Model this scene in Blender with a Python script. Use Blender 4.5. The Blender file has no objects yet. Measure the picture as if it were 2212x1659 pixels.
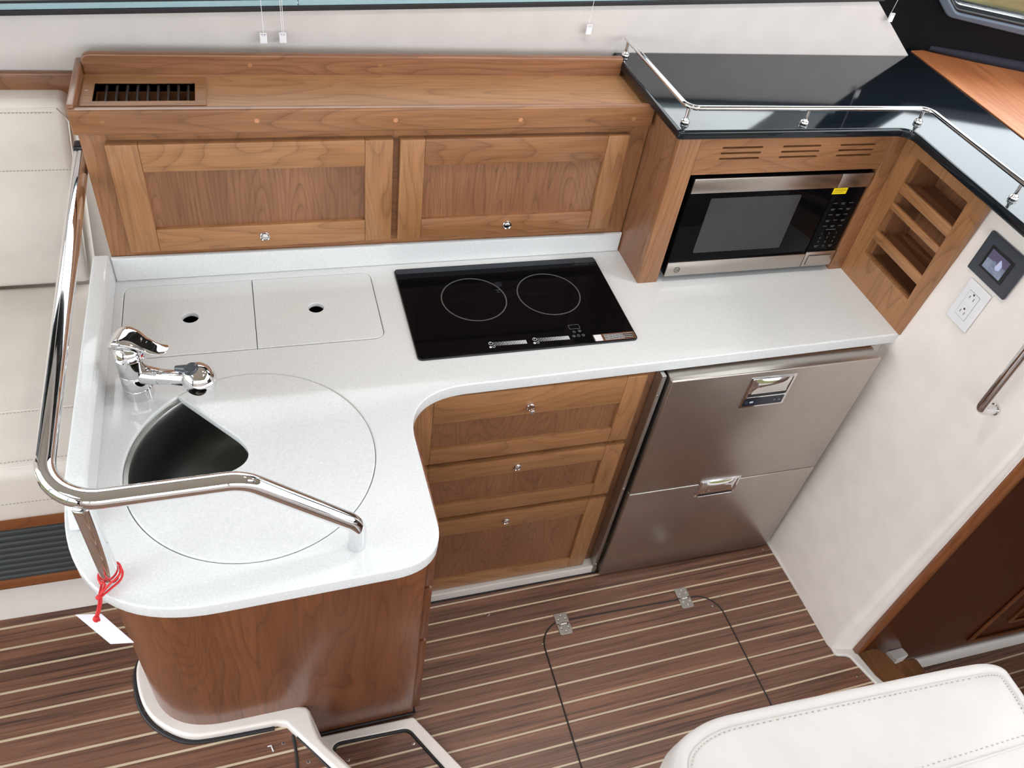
import bpy, bmesh, math, random
from mathutils import Vector, Matrix
C = bpy.context.scene.collection
SC = bpy.context.scene
random.seed(7)
PI = math.pi

# ---------------------------------------------------------------- camera
F = 1743.668
CAM = Vector((0.31238, -1.62310, 2.14570))
RIGHT = Vector((0.956080976, -0.264198291, 0.126918990))
FWD = Vector((0.274678321, 0.656521518, -0.702517840))
UP = Vector((0.102278964, 0.706525838, 0.700257277))
cd = bpy.data.cameras.new('camera'); cam = bpy.data.objects.new('camera', cd); C.objects.link(cam)
cd.sensor_width = 36.0; cd.sensor_fit = 'HORIZONTAL'; cd.lens = F / 2212 * 36.0
cd.clip_start = 0.02; cd.clip_end = 400
m = Matrix.Identity(4)
for i in range(3):
    m[i][0] = RIGHT[i]; m[i][1] = UP[i]; m[i][2] = -FWD[i]; m[i][3] = CAM[i]
cam.matrix_world = m
SC.camera = cam

# ---------------------------------------------------------------- sky, exposure
SC.view_settings.view_transform = 'Standard'
SC.view_settings.look = 'None'
SC.view_settings.gamma = 1.0
SC.view_settings.use_curve_mapping = False
SC.view_settings.exposure = 0.0
w = bpy.data.worlds.new('sky'); SC.world = w; w.use_nodes = True
wn = w.node_tree; wn.nodes.clear()
wo = wn.nodes.new('ShaderNodeOutputWorld'); wb = wn.nodes.new('ShaderNodeBackground')
wt = wn.nodes.new('ShaderNodeTexCoord'); wnz = wn.nodes.new('ShaderNodeTexNoise'); wr = wn.nodes.new('ShaderNodeValToRGB')
wnz.inputs['Scale'].default_value = 2.2; wnz.inputs['Detail'].default_value = 3
wr.color_ramp.elements[0].position = 0.35; wr.color_ramp.elements[0].color = (0.88, 0.95, 1., 1)
wr.color_ramp.elements[1].position = 0.7; wr.color_ramp.elements[1].color = (.97, .985, 1., 1)
wn.links.new(wt.outputs['Generated'], wnz.inputs['Vector']); wn.links.new(wnz.outputs['Fac'], wr.inputs['Fac'])
wn.links.new(wr.outputs['Color'], wb.inputs['Color']); wn.links.new(wb.outputs['Background'], wo.inputs['Surface'])
wb.inputs['Strength'].default_value = 5.5


def area(name, loc, size, energy, color, rot=(0, 0, 0), portal=False):
    l = bpy.data.lights.new(name, 'AREA'); l.shape = 'RECTANGLE'; l.size = size[0]; l.size_y = size[1]
    l.energy = energy; l.color = color
    o = bpy.data.objects.new(name, l); C.objects.link(o); o.location = loc; o.rotation_euler = rot
    if portal: l.cycles.is_portal = True
    return o
# portals at the window openings (they only guide the sky's light)
area('window_portal', (0.07, 0.30, 1.78), (3.7, 0.60), 1, (1, 1, 1), (PI / 2, 0, 0), True).rotation_euler = (-PI / 2, 0, 0)
area('window_portal', (0.36, -3.22, 1.88), (4.2, .92), 1, (1, 1, 1), (PI / 2, 0, 0), True)
area('window_portal', (-1.80, -1.52, 1.36), (2.12, 3.05), 1, (1, 1, 1), (0, -PI / 2, 0), True)
area('window_portal', (1.51, -1.3, 2.47), (.6, .6), 1, (1, 1, 1), (0, 0, 0), True)
area('window_portal', (-1.15, -1.3, 2.47), (0.6, 0.6), 1, (1, 1, 1), (0, 0, 0), True)

# ---------------------------------------------------------------- pixel <-> place helpers (camera survey of the room)
def ray(u, v):
    return (RIGHT * ((u - 1106) / F) + FWD - UP * ((v - 829.5) / F))
def at(u, v, **k):
    a, val = list(k.items())[0]; i = 'xyz'.index(a); d = ray(u, v)
    return CAM + d * ((val - CAM[i]) / d[i])
def xy(L, z): return [tuple(at(u, v, z=z))[:2] for u, v in L]
def plane_at(u, v, p0, n):
    d = ray(u, v); return CAM + d * ((p0 - CAM).dot(n) / d.dot(n))

# ---------------------------------------------------------------- materials
MATS = {}
def newmat(name):
    mt = bpy.data.materials.new(name); mt.use_nodes = True
    nt = mt.node_tree; b = nt.nodes['Principled BSDF']
    return mt, nt, b
def N(nt, t, **k):
    n = nt.nodes.new(t)
    for a, v in k.items():
        if hasattr(n, a) and a not in ('inputs',): setattr(n, a, v)
    return n
def ramp(nt, stops):
    r = nt.nodes.new('ShaderNodeValToRGB'); e = r.color_ramp.elements
    while len(e) < len(stops): e.new(0.5)
    for x, (p, c) in zip(e, stops):
        x.position = p; x.color = (*c, 1) if len(c) == 3 else c
    return r
def srgb(r, g, b):
    f = lambda c: ((c / 255 + .055) / 1.055) ** 2.4 if c > 10 else c / 255 / 12.92
    return (f(r), f(g), f(b))
def plain(name, col, rough=.5, metal=0., coat=0., bump=None, ior=None):
    if name in MATS: return MATS[name]
    mt, nt, b = newmat(name)
    b.inputs['Base Color'].default_value = (*col, 1); b.inputs['Roughness'].default_value = rough
    b.inputs['Metallic'].default_value = metal; b.inputs['Coat Weight'].default_value = coat
    b.inputs['Coat Roughness'].default_value = .05
    if ior: b.inputs['IOR'].default_value = ior
    # slight mottling so that no surface is one flat value
    tc = N(nt, 'ShaderNodeTexCoord'); nz = N(nt, 'ShaderNodeTexNoise'); nz.inputs['Scale'].default_value = 14; nz.inputs['Detail'].default_value = 4
    nt.links.new(tc.outputs['Object'], nz.inputs['Vector'])
    rr = ramp(nt, [(.3, tuple(c * .96 for c in col)), (.7, tuple(min(1, c * 1.03) for c in col))])
    nt.links.new(nz.outputs['Fac'], rr.inputs['Fac']); nt.links.new(rr.outputs['Color'], b.inputs['Base Color'])
    if bump:
        n2 = N(nt, 'ShaderNodeTexNoise'); n2.inputs['Scale'].default_value = bump[0]; n2.inputs['Detail'].default_value = 3
        nt.links.new(tc.outputs['Object'], n2.inputs['Vector'])
        bp = N(nt, 'ShaderNodeBump'); bp.inputs['Strength'].default_value = bump[1]; bp.inputs['Distance'].default_value = bump[2]
        nt.links.new(n2.outputs['Fac'], bp.inputs['Height']); nt.links.new(bp.outputs['Normal'], b.inputs['Normal'])
    MATS[name] = mt; return mt

TONES = {'light': (srgb(158, 110, 70), srgb(174, 124, 82), srgb(108, 70, 42)),
         'mid': (srgb(145, 97, 62), srgb(162, 112, 74), srgb(96, 60, 38)),
         'red': (srgb(132, 88, 60), srgb(152, 104, 72), srgb(86, 53, 35)),
         'deep': (srgb(112, 64, 36), srgb(134, 80, 48), srgb(72, 38, 22)),
         'shelf': (srgb(178, 130, 90), srgb(202, 154, 110), srgb(126, 88, 58)),
         'dash': (srgb(184, 114, 70), srgb(206, 136, 88), srgb(144, 80, 44)),
         'amber': (srgb(132, 76, 40), srgb(150, 90, 48), srgb(92, 50, 26)),
         'dark': (srgb(72, 29, 11), srgb(76, 31, 12), srgb(44, 15, 6))}  # cherry lowered in tone, shade of the enclosed passage put into the colour
def wood(tone='light', axis='x', seed=0, rough=.38, rings=11., coat=.25):
    rings = rings * 1.5
    key = ('wood', tone, axis, seed, rough, rings)
    if key in MATS: return MATS[key]
    mt, nt, b = newmat('cherry_' + tone)
    base, lite, dark = TONES[tone]
    tc = N(nt, 'ShaderNodeTexCoord'); mp = N(nt, 'ShaderNodeMapping'); mp.vector_type = 'POINT'
    i = 'xyz'.index(axis)
    s = [10., 10., 10.]; s[i] = 1.7
    mp.inputs['Scale'].default_value = s
    mp.inputs['Location'].default_value = (seed * 3.17, seed * 1.93, seed * 2.41)
    nt.links.new(tc.outputs['Object'], mp.inputs['Vector'])
    n1 = N(nt, 'ShaderNodeTexNoise'); n1.inputs['Scale'].default_value = .75; n1.inputs['Detail'].default_value = 1.6; n1.inputs['Roughness'].default_value = .45
    n1.inputs['Distortion'].default_value = .35
    nt.links.new(mp.outputs['Vector'], n1.inputs['Vector'])
    ml = N(nt, 'ShaderNodeMath', operation='MULTIPLY'); ml.inputs[1].default_value = rings
    fr = N(nt, 'ShaderNodeMath', operation='FRACT')
    nt.links.new(n1.outputs['Fac'], ml.inputs[0]); nt.links.new(ml.outputs[0], fr.inputs[0])
    r1 = ramp(nt, [(0., (.62, .62, .62)), (.07, (.30, .30, .30)), (.35, (.10, .10, .10)), (.8, (0., 0., 0.)), (.96, (.16, .16, .16)), (1., (.62, .62, .62))])
    nt.links.new(fr.outputs[0], r1.inputs['Fac'])
    # broad light and dark figure
    n2 = N(nt, 'ShaderNodeTexNoise'); n2.inputs['Scale'].default_value = 1.1; n2.inputs['Detail'].default_value = 3
    nt.links.new(mp.outputs['Vector'], n2.inputs['Vector'])
    r2 = ramp(nt, [(.32, base), (.68, lite)])
    nt.links.new(n2.outputs['Fac'], r2.inputs['Fac'])
    # fine pores
    mp2 = N(nt, 'ShaderNodeMapping'); s2 = [330., 330., 330.]; s2[i] = 11.
    mp2.inputs['Scale'].default_value = s2
    nt.links.new(tc.outputs['Object'], mp2.inputs['Vector'])
    n3 = N(nt, 'ShaderNodeTexNoise'); n3.inputs['Scale'].default_value = 1.; n3.inputs['Detail'].default_value = 2
    nt.links.new(mp2.outputs['Vector'], n3.inputs['Vector'])
    r3 = ramp(nt, [(.35, (.0, .0, .0)), (.75, (.38, .38, .38))])
    nt.links.new(n3.outputs['Fac'], r3.inputs['Fac'])
    mx = N(nt, 'ShaderNodeMix', data_type='RGBA')
    nt.links.new(r2.outputs['Color'], mx.inputs[6]); mx.inputs[7].default_value = (*dark, 1)
    sc = N(nt, 'ShaderNodeMath', operation='MULTIPLY_ADD'); sc.inputs[1].default_value = .75
    nt.links.new(r1.outputs['Color'], sc.inputs[0]); nt.links.new(r3.outputs['Color'], sc.inputs[2])
    sc.use_clamp = True
    nt.links.new(sc.outputs[0], mx.inputs[0]); nt.links.new(mx.outputs[2], b.inputs['Base Color'])
    b.inputs['Roughness'].default_value = rough; b.inputs['Coat Weight'].default_value = coat; b.inputs['Coat Roughness'].default_value = .18
    MATS[key] = mt; return mt

def planks(key, slope, c0, pitch, tone):
    """teak-and-holly sole: seams run along x with a small slope"""
    if key in MATS: return MATS[key]
    mt, nt, b = newmat(key)
    tc = N(nt, 'ShaderNodeTexCoord'); sp = N(nt, 'ShaderNodeSeparateXYZ'); nt.links.new(tc.outputs['Object'], sp.inputs[0])
    a = N(nt, 'ShaderNodeMath', operation='MULTIPLY_ADD'); a.inputs[1].default_value = -slope
    nt.links.new(sp.outputs['X'], a.inputs[0]); nt.links.new(sp.outputs['Y'], a.inputs[2])
    s = N(nt, 'ShaderNodeMath', operation='SUBTRACT'); s.inputs[1].default_value = c0; nt.links.new(a.outputs[0], s.inputs[0])
    d = N(nt, 'ShaderNodeMath', operation='DIVIDE'); d.inputs[1].default_value = pitch; nt.links.new(s.outputs[0], d.inputs[0])
    ad = N(nt, 'ShaderNodeMath', operation='ADD'); ad.inputs[1].default_value = .5 + 40; nt.links.new(d.outputs[0], ad.inputs[0])
    f = N(nt, 'ShaderNodeMath', operation='FRACT'); nt.links.new(ad.outputs[0], f.inputs[0])
    fl = N(nt, 'ShaderNodeMath', operation='FLOOR'); nt.links.new(ad.outputs[0], fl.inputs[0])
    ab = N(nt, 'ShaderNodeMath', operation='SUBTRACT'); ab.inputs[1].default_value = .5; nt.links.new(f.outputs[0], ab.inputs[0])
    ab2 = N(nt, 'ShaderNodeMath', operation='ABSOLUTE'); nt.links.new(ab.outputs[0], ab2.inputs[0])
    seam = ramp(nt, [(.0, (1, 1, 1)), (.044, (1, 1, 1)), (.052, (0, 0, 0)), (1., (0, 0, 0))]); nt.links.new(ab2.outputs[0], seam.inputs['Fac'])
    # grain: noise long in x, offset per strip
    cmb = N(nt, 'ShaderNodeCombineXYZ')
    mx_ = N(nt, 'ShaderNodeMath', operation='MULTIPLY'); mx_.inputs[1].default_value = 2.2; nt.links.new(sp.outputs['X'], mx_.inputs[0])
    my_ = N(nt, 'ShaderNodeMath', operation='MULTIPLY'); my_.inputs[1].default_value = 95.; nt.links.new(a.outputs[0], my_.inputs[0])
    mz_ = N(nt, 'ShaderNodeMath', operation='MULTIPLY'); mz_.inputs[1].default_value = .37; nt.links.new(fl.outputs[0], mz_.inputs[0])
    nt.links.new(mx_.outputs[0], cmb.inputs[0]); nt.links.new(my_.outputs[0], cmb.inputs[1]); nt.links.new(mz_.outputs[0], cmb.inputs[2])
    g = N(nt, 'ShaderNodeTexNoise'); g.inputs['Scale'].default_value = 1.; g.inputs['Detail'].default_value = 6; g.inputs['Roughness'].default_value = .62; g.inputs['Distortion'].default_value = .4
    nt.links.new(cmb.outputs[0], g.inputs['Vector'])
    base, lite, dark = tone
    gr = ramp(nt, [(.30, dark), (.40, tuple((a_ + b_) / 2 for a_, b_ in zip(base, dark))), (.47, base), (.56, base), (.68, lite)]); nt.links.new(g.outputs['Fac'], gr.inputs['Fac'])
    cmf = N(nt, 'ShaderNodeCombineXYZ'); fx_ = N(nt, 'ShaderNodeMath', operation='MULTIPLY'); fx_.inputs[1].default_value = 5.; nt.links.new(sp.outputs['X'], fx_.inputs[0])
    fy_ = N(nt, 'ShaderNodeMath', operation='MULTIPLY'); fy_.inputs[1].default_value = 330.; nt.links.new(a.outputs[0], fy_.inputs[0])
    nt.links.new(fx_.outputs[0], cmf.inputs[0]); nt.links.new(fy_.outputs[0], cmf.inputs[1])
    gf = N(nt, 'ShaderNodeTexNoise'); gf.inputs['Scale'].default_value = 1.; gf.inputs['Detail'].default_value = 3; gf.inputs['Distortion'].default_value = .6; nt.links.new(cmf.outputs[0], gf.inputs['Vector'])
    fr_ = ramp(nt, [(.30, (.50, .46, .46)), (.42, (.90, .89, .89)), (.6, (1., 1., 1.)), (.75, (1.10, 1.08, 1.06))]); nt.links.new(gf.outputs['Fac'], fr_.inputs['Fac'])
    m0 = N(nt, 'ShaderNodeMix', data_type='RGBA', blend_type='MULTIPLY'); m0.inputs[0].default_value = 1.
    nt.links.new(gr.outputs['Color'], m0.inputs[6]); nt.links.new(fr_.outputs['Color'], m0.inputs[7])
    # tone changes strip to strip and along the strip
    cm2 = N(nt, 'ShaderNodeCombineXYZ'); ms = N(nt, 'ShaderNodeMath', operation='MULTIPLY'); ms.inputs[1].default_value = 1.3; nt.links.new(sp.outputs['X'], ms.inputs[0])
    mf = N(nt, 'ShaderNodeMath', operation='MULTIPLY'); mf.inputs[1].default_value = 1.71; nt.links.new(fl.outputs[0], mf.inputs[0])
    nt.links.new(ms.outputs[0], cm2.inputs[0]); nt.links.new(mf.outputs[0], cm2.inputs[1])
    g2 = N(nt, 'ShaderNodeTexNoise'); g2.inputs['Scale'].default_value = 1.; g2.inputs['Detail'].default_value = 1; nt.links.new(cm2.outputs[0], g2.inputs['Vector'])
    vr = ramp(nt, [(.3, (.78, .76, .78)), (.7, (1.18, 1.12, 1.08))]); nt.links.new(g2.outputs['Fac'], vr.inputs['Fac'])
    mu = N(nt, 'ShaderNodeMix', data_type='RGBA', blend_type='MULTIPLY'); mu.inputs[0].default_value = 1.
    nt.links.new(m0.outputs[2], mu.inputs[6]); nt.links.new(vr.outputs['Color'], mu.inputs[7])
    fin = N(nt, 'ShaderNodeMix', data_type='RGBA'); nt.links.new(seam.outputs['Color'], fin.inputs[0])
    nt.links.new(mu.outputs[2], fin.inputs[6]); fin.inputs[7].default_value = (*srgb(208, 189, 162), 1)
    nt.links.new(fin.outputs[2], b.inputs['Base Color'])
    b.inputs['Roughness'].default_value = .42; b.inputs['Coat Weight'].default_value = .12; b.inputs['Coat Roughness'].default_value = .3
    MATS[key] = mt; return mt

def solid_surface():
    mt, nt, b = newmat('speckled_solid_surface')
    tc = N(nt, 'ShaderNodeTexCoord')
    v = N(nt, 'ShaderNodeTexVoronoi'); v.inputs['Scale'].default_value = 120; v.inputs['Randomness'].default_value = 1
    nt.links.new(tc.outputs['Object'], v.inputs['Vector'])
    r = ramp(nt, [(.0, (1, 1, 1)), (.08, (1, 1, 1)), (.15, (0, 0, 0))]); nt.links.new(v.outputs['Distance'], r.inputs['Fac'])
    n = N(nt, 'ShaderNodeTexNoise'); n.inputs['Scale'].default_value = 60; n.inputs['Detail'].default_value = 4; nt.links.new(tc.outputs['Object'], n.inputs['Vector'])
    nr = ramp(nt, [(.5, (0, 0, 0)), (.62, (1, 1, 1))]); nt.links.new(n.outputs['Fac'], nr.inputs['Fac'])
    mm = N(nt, 'ShaderNodeMath', operation='MULTIPLY'); nt.links.new(r.outputs['Color'], mm.inputs[0]); nt.links.new(nr.outputs['Color'], mm.inputs[1])
    n2 = N(nt, 'ShaderNodeTexNoise'); n2.inputs['Scale'].default_value = 240; n2.inputs['Detail'].default_value = 2; nt.links.new(tc.outputs['Object'], n2.inputs['Vector'])
    br = ramp(nt, [(.35, (.68, .69, .70)), (.65, (.74, .75, .755))]); nt.links.new(n2.outputs['Fac'], br.inputs['Fac'])
    mx = N(nt, 'ShaderNodeMix', data_type='RGBA'); nt.links.new(mm.outputs[0], mx.inputs[0]); nt.links.new(br.outputs['Color'], mx.inputs[6])
    mx.inputs[7].default_value = (.97, .98, .98, 1)
    nt.links.new(mx.outputs[2], b.inputs['Base Color'])
    b.inputs['Roughness'].default_value = .07; b.inputs['IOR'].default_value = 1.5
    MATS['stone'] = mt; return mt
STONE = solid_surface()

def brushed(name, col, rough=.3, axis='x', aniso=.6):
    mt, nt, b = newmat(name)
    tc = N(nt, 'ShaderNodeTexCoord'); mp = N(nt, 'ShaderNodeMapping'); s = [900., 900., 900.]; s['xyz'.index(axis)] = 6.
    mp.inputs['Scale'].default_value = s; nt.links.new(tc.outputs['Object'], mp.inputs['Vector'])
    n = N(nt, 'ShaderNodeTexNoise'); n.inputs['Scale'].default_value = 1; n.inputs['Detail'].default_value = 2; nt.links.new(mp.outputs['Vector'], n.inputs['Vector'])
    rr = ramp(nt, [(.3, (rough * .98,) * 3), (.7, (rough * 1.02,) * 3)]); nt.links.new(n.outputs['Fac'], rr.inputs['Fac']); nt.links.new(rr.outputs['Color'], b.inputs['Roughness'])
    cr = ramp(nt, [(.3, tuple(c * .985 for c in col)), (.7, tuple(c * 1.015 for c in col))]); nt.links.new(n.outputs['Fac'], cr.inputs['Fac']); nt.links.new(cr.outputs['Color'], b.inputs['Base Color'])
    b.inputs['Metallic'].default_value = 1.; 
    MATS[name] = mt; return mt

CHROME = plain('polished_chrome', (.82, .82, .83), .04, 1.)
STEEL = plain('brushed_steel', (.52, .475, .44), .30, 1.)
STEELS = brushed('satin_steel', (.52, .51, .49), .34, 'y')
SINKM = brushed('sink_steel', (.46, .46, .44), .34, 'z')
GELC = plain('white_gelcoat', srgb(240, 231, 226), .28, coat=.3)
GELC_DIM = plain('gelcoat_dimmed', srgb(200, 193, 190), .4)  # same gelcoat, darkened to offset the strong light on the port wall
GELW = plain('white_liner', srgb(222, 215, 210), .45)
VINYL = plain('white_vinyl', srgb(198, 192, 189), .42, bump=(420, .12, .002))
VINYLS = plain('settee_vinyl', srgb(230, 222, 214), .5, bump=(420, .12, .002))
THREAD = plain('stitch_thread', srgb(166, 158, 150), .8)
BLACKS = plain('black_solid_surface', (.006, .009, .013), .07, ior=1.5)
BLACKG = plain('black_glass', (.003, .003, .004), .03, ior=1.36)
BLACKP = plain('black_plastic', (.012, .012, .014), .3)
BLACKV = plain('black_dash_cover', (.004, .0045, .007), .8)
BLACKV.node_tree.nodes['Principled BSDF'].inputs['Specular IOR Level'].default_value = .2
RUBBER = plain('black_rubber', (.012, .010, .012), .5)
GREYR = plain('grey_window_frame', srgb(92, 104, 120), .35)
ALUM = plain('pale_aluminium_frame', srgb(150, 178, 186), .35)
RINGM = plain('burner_mark', srgb(84, 86, 87), .3)
BRANDM = plain('brand_grey', srgb(52, 55, 58), .4)
PRINT = plain('print_white', srgb(205, 210, 214), .5)
PRINTD = plain('print_grey', srgb(112, 116, 122), .5)
PRINTK = plain('print_dark', srgb(60, 56, 54), .5)
REDC = plain('red_cord', srgb(206, 34, 38), .55)
CARD = plain('card_white', srgb(226, 222, 236), .5)
WHITEP = plain('white_plastic', srgb(232, 230, 234), .35)
YELL = plain('yellow_sticker', srgb(244, 214, 20), .5)
BLACKG.node_tree.nodes['Principled BSDF'].inputs['Specular IOR Level'].default_value = .12
GREYP = plain('charcoal_plastic', srgb(62, 66, 74), .22)
GRILLM = plain('dark_grille', srgb(58, 62, 64), .4)
PLUG = plain('wood_plug', srgb(190, 132, 92), .5)
TEAK = (srgb(124, 88, 70), srgb(152, 111, 88), srgb(64, 45, 40))
FLOORM = planks('teak_sole', .02, -.5385, .0515, TEAK)
WIN_M = None
def glass():
    if 'glass' in MATS: return MATS['glass']
    mt, nt, b = newmat('window_glass'); nt.nodes.remove(b)
    out = nt.nodes['Material Output']
    tr = N(nt, 'ShaderNodeBsdfTransparent'); tr.inputs['Color'].default_value = (.975, .985, .985, 1)
    gl = N(nt, 'ShaderNodeBsdfGlossy'); gl.inputs['Roughness'].default_value = .02
    fr = N(nt, 'ShaderNodeFresnel'); fr.inputs['IOR'].default_value = 1.35
    mx = N(nt, 'ShaderNodeMixShader'); nt.links.new(fr.outputs[0], mx.inputs[0]); nt.links.new(tr.outputs[0], mx.inputs[1]); nt.links.new(gl.outputs[0], mx.inputs[2])
    nt.links.new(mx.outputs[0], out.inputs['Surface']); MATS['glass'] = mt; return mt
GLASS = glass()

# ---------------------------------------------------------------- building helpers
def tag(o, label=None, cat=None, group=None, kind=None):
    if label: o['label'] = label
    if cat: o['category'] = cat
    if group: o['group'] = group
    if kind: o['kind'] = kind
    return o
def link(name, me, mat, parent=None):
    o = bpy.data.objects.new(name, me); C.objects.link(o)
    if mat is not None:
        me.materials.clear(); me.materials.append(mat)
    if parent is not None:
        o.parent = parent; o.matrix_parent_inverse = Matrix.Translation(parent_origin(parent)).inverted()
    return o
def parent_origin(p):
    v = Vector(p.location); q = p
    while q.parent is not None and q.parent.type == 'EMPTY': break
    return v
ORIG = {}
def thing(name, loc, label, cat, group=None):
    o = bpy.data.objects.new(name, None); C.objects.link(o); o.location = loc; o.empty_display_size = .05
    tag(o, label, cat, group); return o
def addto(o, parent):
    """parent keeping the place in the room"""
    o.parent = parent
    if parent.type == 'EMPTY':
        o.matrix_parent_inverse = Matrix.Translation(Vector(parent.location)).inverted()
    return o
def mesh_from_bm(bm, smooth=False):
    me = bpy.data.meshes.new('m'); bmesh.ops.recalc_face_normals(bm, faces=bm.faces[:]); bm.to_mesh(me); bm.free()
    if smooth:
        for p in me.polygons: p.use_smooth = True
    return me
def put(name, me, mat, parent=None, label=None):
    o = bpy.data.objects.new(name, me); C.objects.link(o); me.materials.clear(); me.materials.append(mat)
    if parent is not None: addto(o, parent)
    if label: o['label'] = label
    return o
def autosmooth(me, ang=40):
    for p in me.polygons: p.use_smooth = True
    try: me.set_sharp_from_angle(angle=math.radians(ang))
    except Exception: pass
    return me
def bm_box(bm, x0, x1, y0, y1, z0, z1, bev=0., seg=2, M=None):
    r = bmesh.ops.create_cube(bm, size=1.)
    vs = r['verts']
    for v in vs:
        v.co = Vector(((x0 + x1) / 2 + v.co.x * (x1 - x0), (y0 + y1) / 2 + v.co.y * (y1 - y0), (z0 + z1) / 2 + v.co.z * (z1 - z0)))
    if bev > 0:
        es = list({e for v in vs for e in v.link_edges})
        rb = bmesh.ops.bevel(bm, geom=es, offset=bev, segments=seg, profile=.5, affect='EDGES')
        vs = list({v for f in rb['faces'] for v in f.verts} | {v for v in vs if v.is_valid})
    if M is not None:
        bmesh.ops.transform(bm, matrix=M, verts=[v for v in vs if v.is_valid])
    return vs
def box(name, x0, x1, y0, y1, z0, z1, mat, parent=None, bev=.0015, seg=2, label=None, M=None):
    bm = bmesh.new(); bm_box(bm, min(x0, x1), max(x0, x1), min(y0, y1), max(y0, y1), min(z0, z1), max(z0, z1), bev, seg)
    if M is not None: bmesh.ops.transform(bm, matrix=M, verts=bm.verts[:])
    return put(name, autosmooth(mesh_from_bm(bm)), mat, parent, label)
def curve_mesh(cu):
    o = bpy.data.objects.new('tmp', cu); C.objects.link(o)
    dg = bpy.context.evaluated_depsgraph_get(); dg.update()
    me = bpy.data.meshes.new_from_object(o.evaluated_get(dg)); bpy.data.objects.remove(o); bpy.data.curves.remove(cu)
    return me
FR = {'z': Matrix(((1, 0, 0), (0, 1, 0), (0, 0, 1))),          # (u,v,w)->(x,y,z)
      '-y': Matrix(((1, 0, 0), (0, 0, -1), (0, 1, 0))),        # u=x v=z w=-y
      '-x': Matrix(((0, 0, -1), (-1, 0, 0), (0, 1, 0)))}       # u=-y v=z w=-x
def slab_mesh(loops, w0, w1, frame='z', bev=0., M4=None, res=3):
    cu = bpy.data.curves.new('c', 'CURVE'); cu.dimensions = '2D'; cu.fill_mode = 'BOTH'
    bev = min(bev, (w1 - w0) * .49)
    cu.extrude = (w1 - w0) / 2 - bev; cu.bevel_depth = bev; cu.bevel_resolution = res; cu.offset = -bev
    for L in loops:
        s = cu.splines.new('POLY'); s.points.add(len(L) - 1); s.use_cyclic_u = True
        for p, q in zip(s.points, L): p.co = (q[0], q[1], 0, 1)
    me = curve_mesh(cu)
    T = Matrix.Translation((0, 0, (w0 + w1) / 2))
    R = M4 if M4 is not None else FR[frame].to_4x4()
    me.transform(R @ T)
    return autosmooth(me, 35)
def slab(name, loops, w0, w1, mat, parent=None, frame='z', bev=.001, M4=None, label=None, res=3):
    return put(name, slab_mesh(loops, w0, w1, frame, bev, M4, res), mat, parent, label)
def rrect(x0, x1, y0, y1, r=.01, n=6):
    r = min(r, abs(x1 - x0) / 2 - 1e-5, abs(y1 - y0) / 2 - 1e-5); L = []
    for cx, cy, a0 in ((x1 - r, y1 - r, 0), (x0 + r, y1 - r, 90), (x0 + r, y0 + r, 180), (x1 - r, y0 + r, 270)):
        for k in range(n + 1):
            a = math.radians(a0 + 90 * k / n); L.append((cx + r * math.cos(a), cy + r * math.sin(a)))
    return L
def circ(cx, cy, r, n=64, a0=0., a1=360.):
    full = abs(a1 - a0) >= 360
    return [(cx + r * math.cos(math.radians(a0 + (a1 - a0) * k / (n if full else n - 1))), cy + r * math.sin(math.radians(a0 + (a1 - a0) * k / (n if full else n - 1)))) for k in range(n)]
def rpoly(pts, rad, n=7):
    """rounded polygon: rad one number or a list"""
    out = []; K = len(pts)
    for i in range(K):
        p0 = Vector(pts[i - 1]); p = Vector(pts[i]); p1 = Vector(pts[(i + 1) % K])
        r = rad[i] if isinstance(rad, (list, tuple)) else rad
        a = (p0 - p); b = (p1 - p); la, lb = a.length, b.length
        if r <= 0 or la < 1e-6 or lb < 1e-6: out.append(tuple(p)); continue
        a.normalize(); b.normalize(); ang = a.angle(b); t = min(r / math.tan(ang / 2), la * .49, lb * .49)
        q0 = p + a * t; q1 = p + b * t
        for k in range(n + 1):
            s = k / n; out.append(tuple((1 - s) ** 2 * q0 + 2 * s * (1 - s) * p + s * s * q1))
    return out
def fillet3(pts, rad, n=10):
    P = [Vector(p) for p in pts]; out = [P[0]]
    for i in range(1, len(P) - 1):
        r = rad[i] if isinstance(rad, (list, tuple)) else rad
        a = P[i - 1] - P[i]; b = P[i + 1] - P[i]; la, lb = a.length, b.length; a.normalize(); b.normalize()
        ang = a.angle(b); 
        if ang > 3.1: out.append(P[i]); continue
        t = min(r / math.tan(ang / 2), la * (.9 if i == 1 else .48), lb * (.9 if i == len(P) - 2 else .48)); rr = t * math.tan(ang / 2)
        bis = (a + b).normalized(); cen = P[i] + bis * (rr / math.sin(ang / 2))
        q0 = P[i] + a * t - cen; q1 = P[i] + b * t - cen; tot = q0.angle(q1)
        for k in range(n + 1):
            s = k / n; out.append(cen + (q0 * math.sin((1 - s) * tot) + q1 * math.sin(s * tot)) / math.sin(tot))
    out.append(P[-1]); return out
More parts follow.
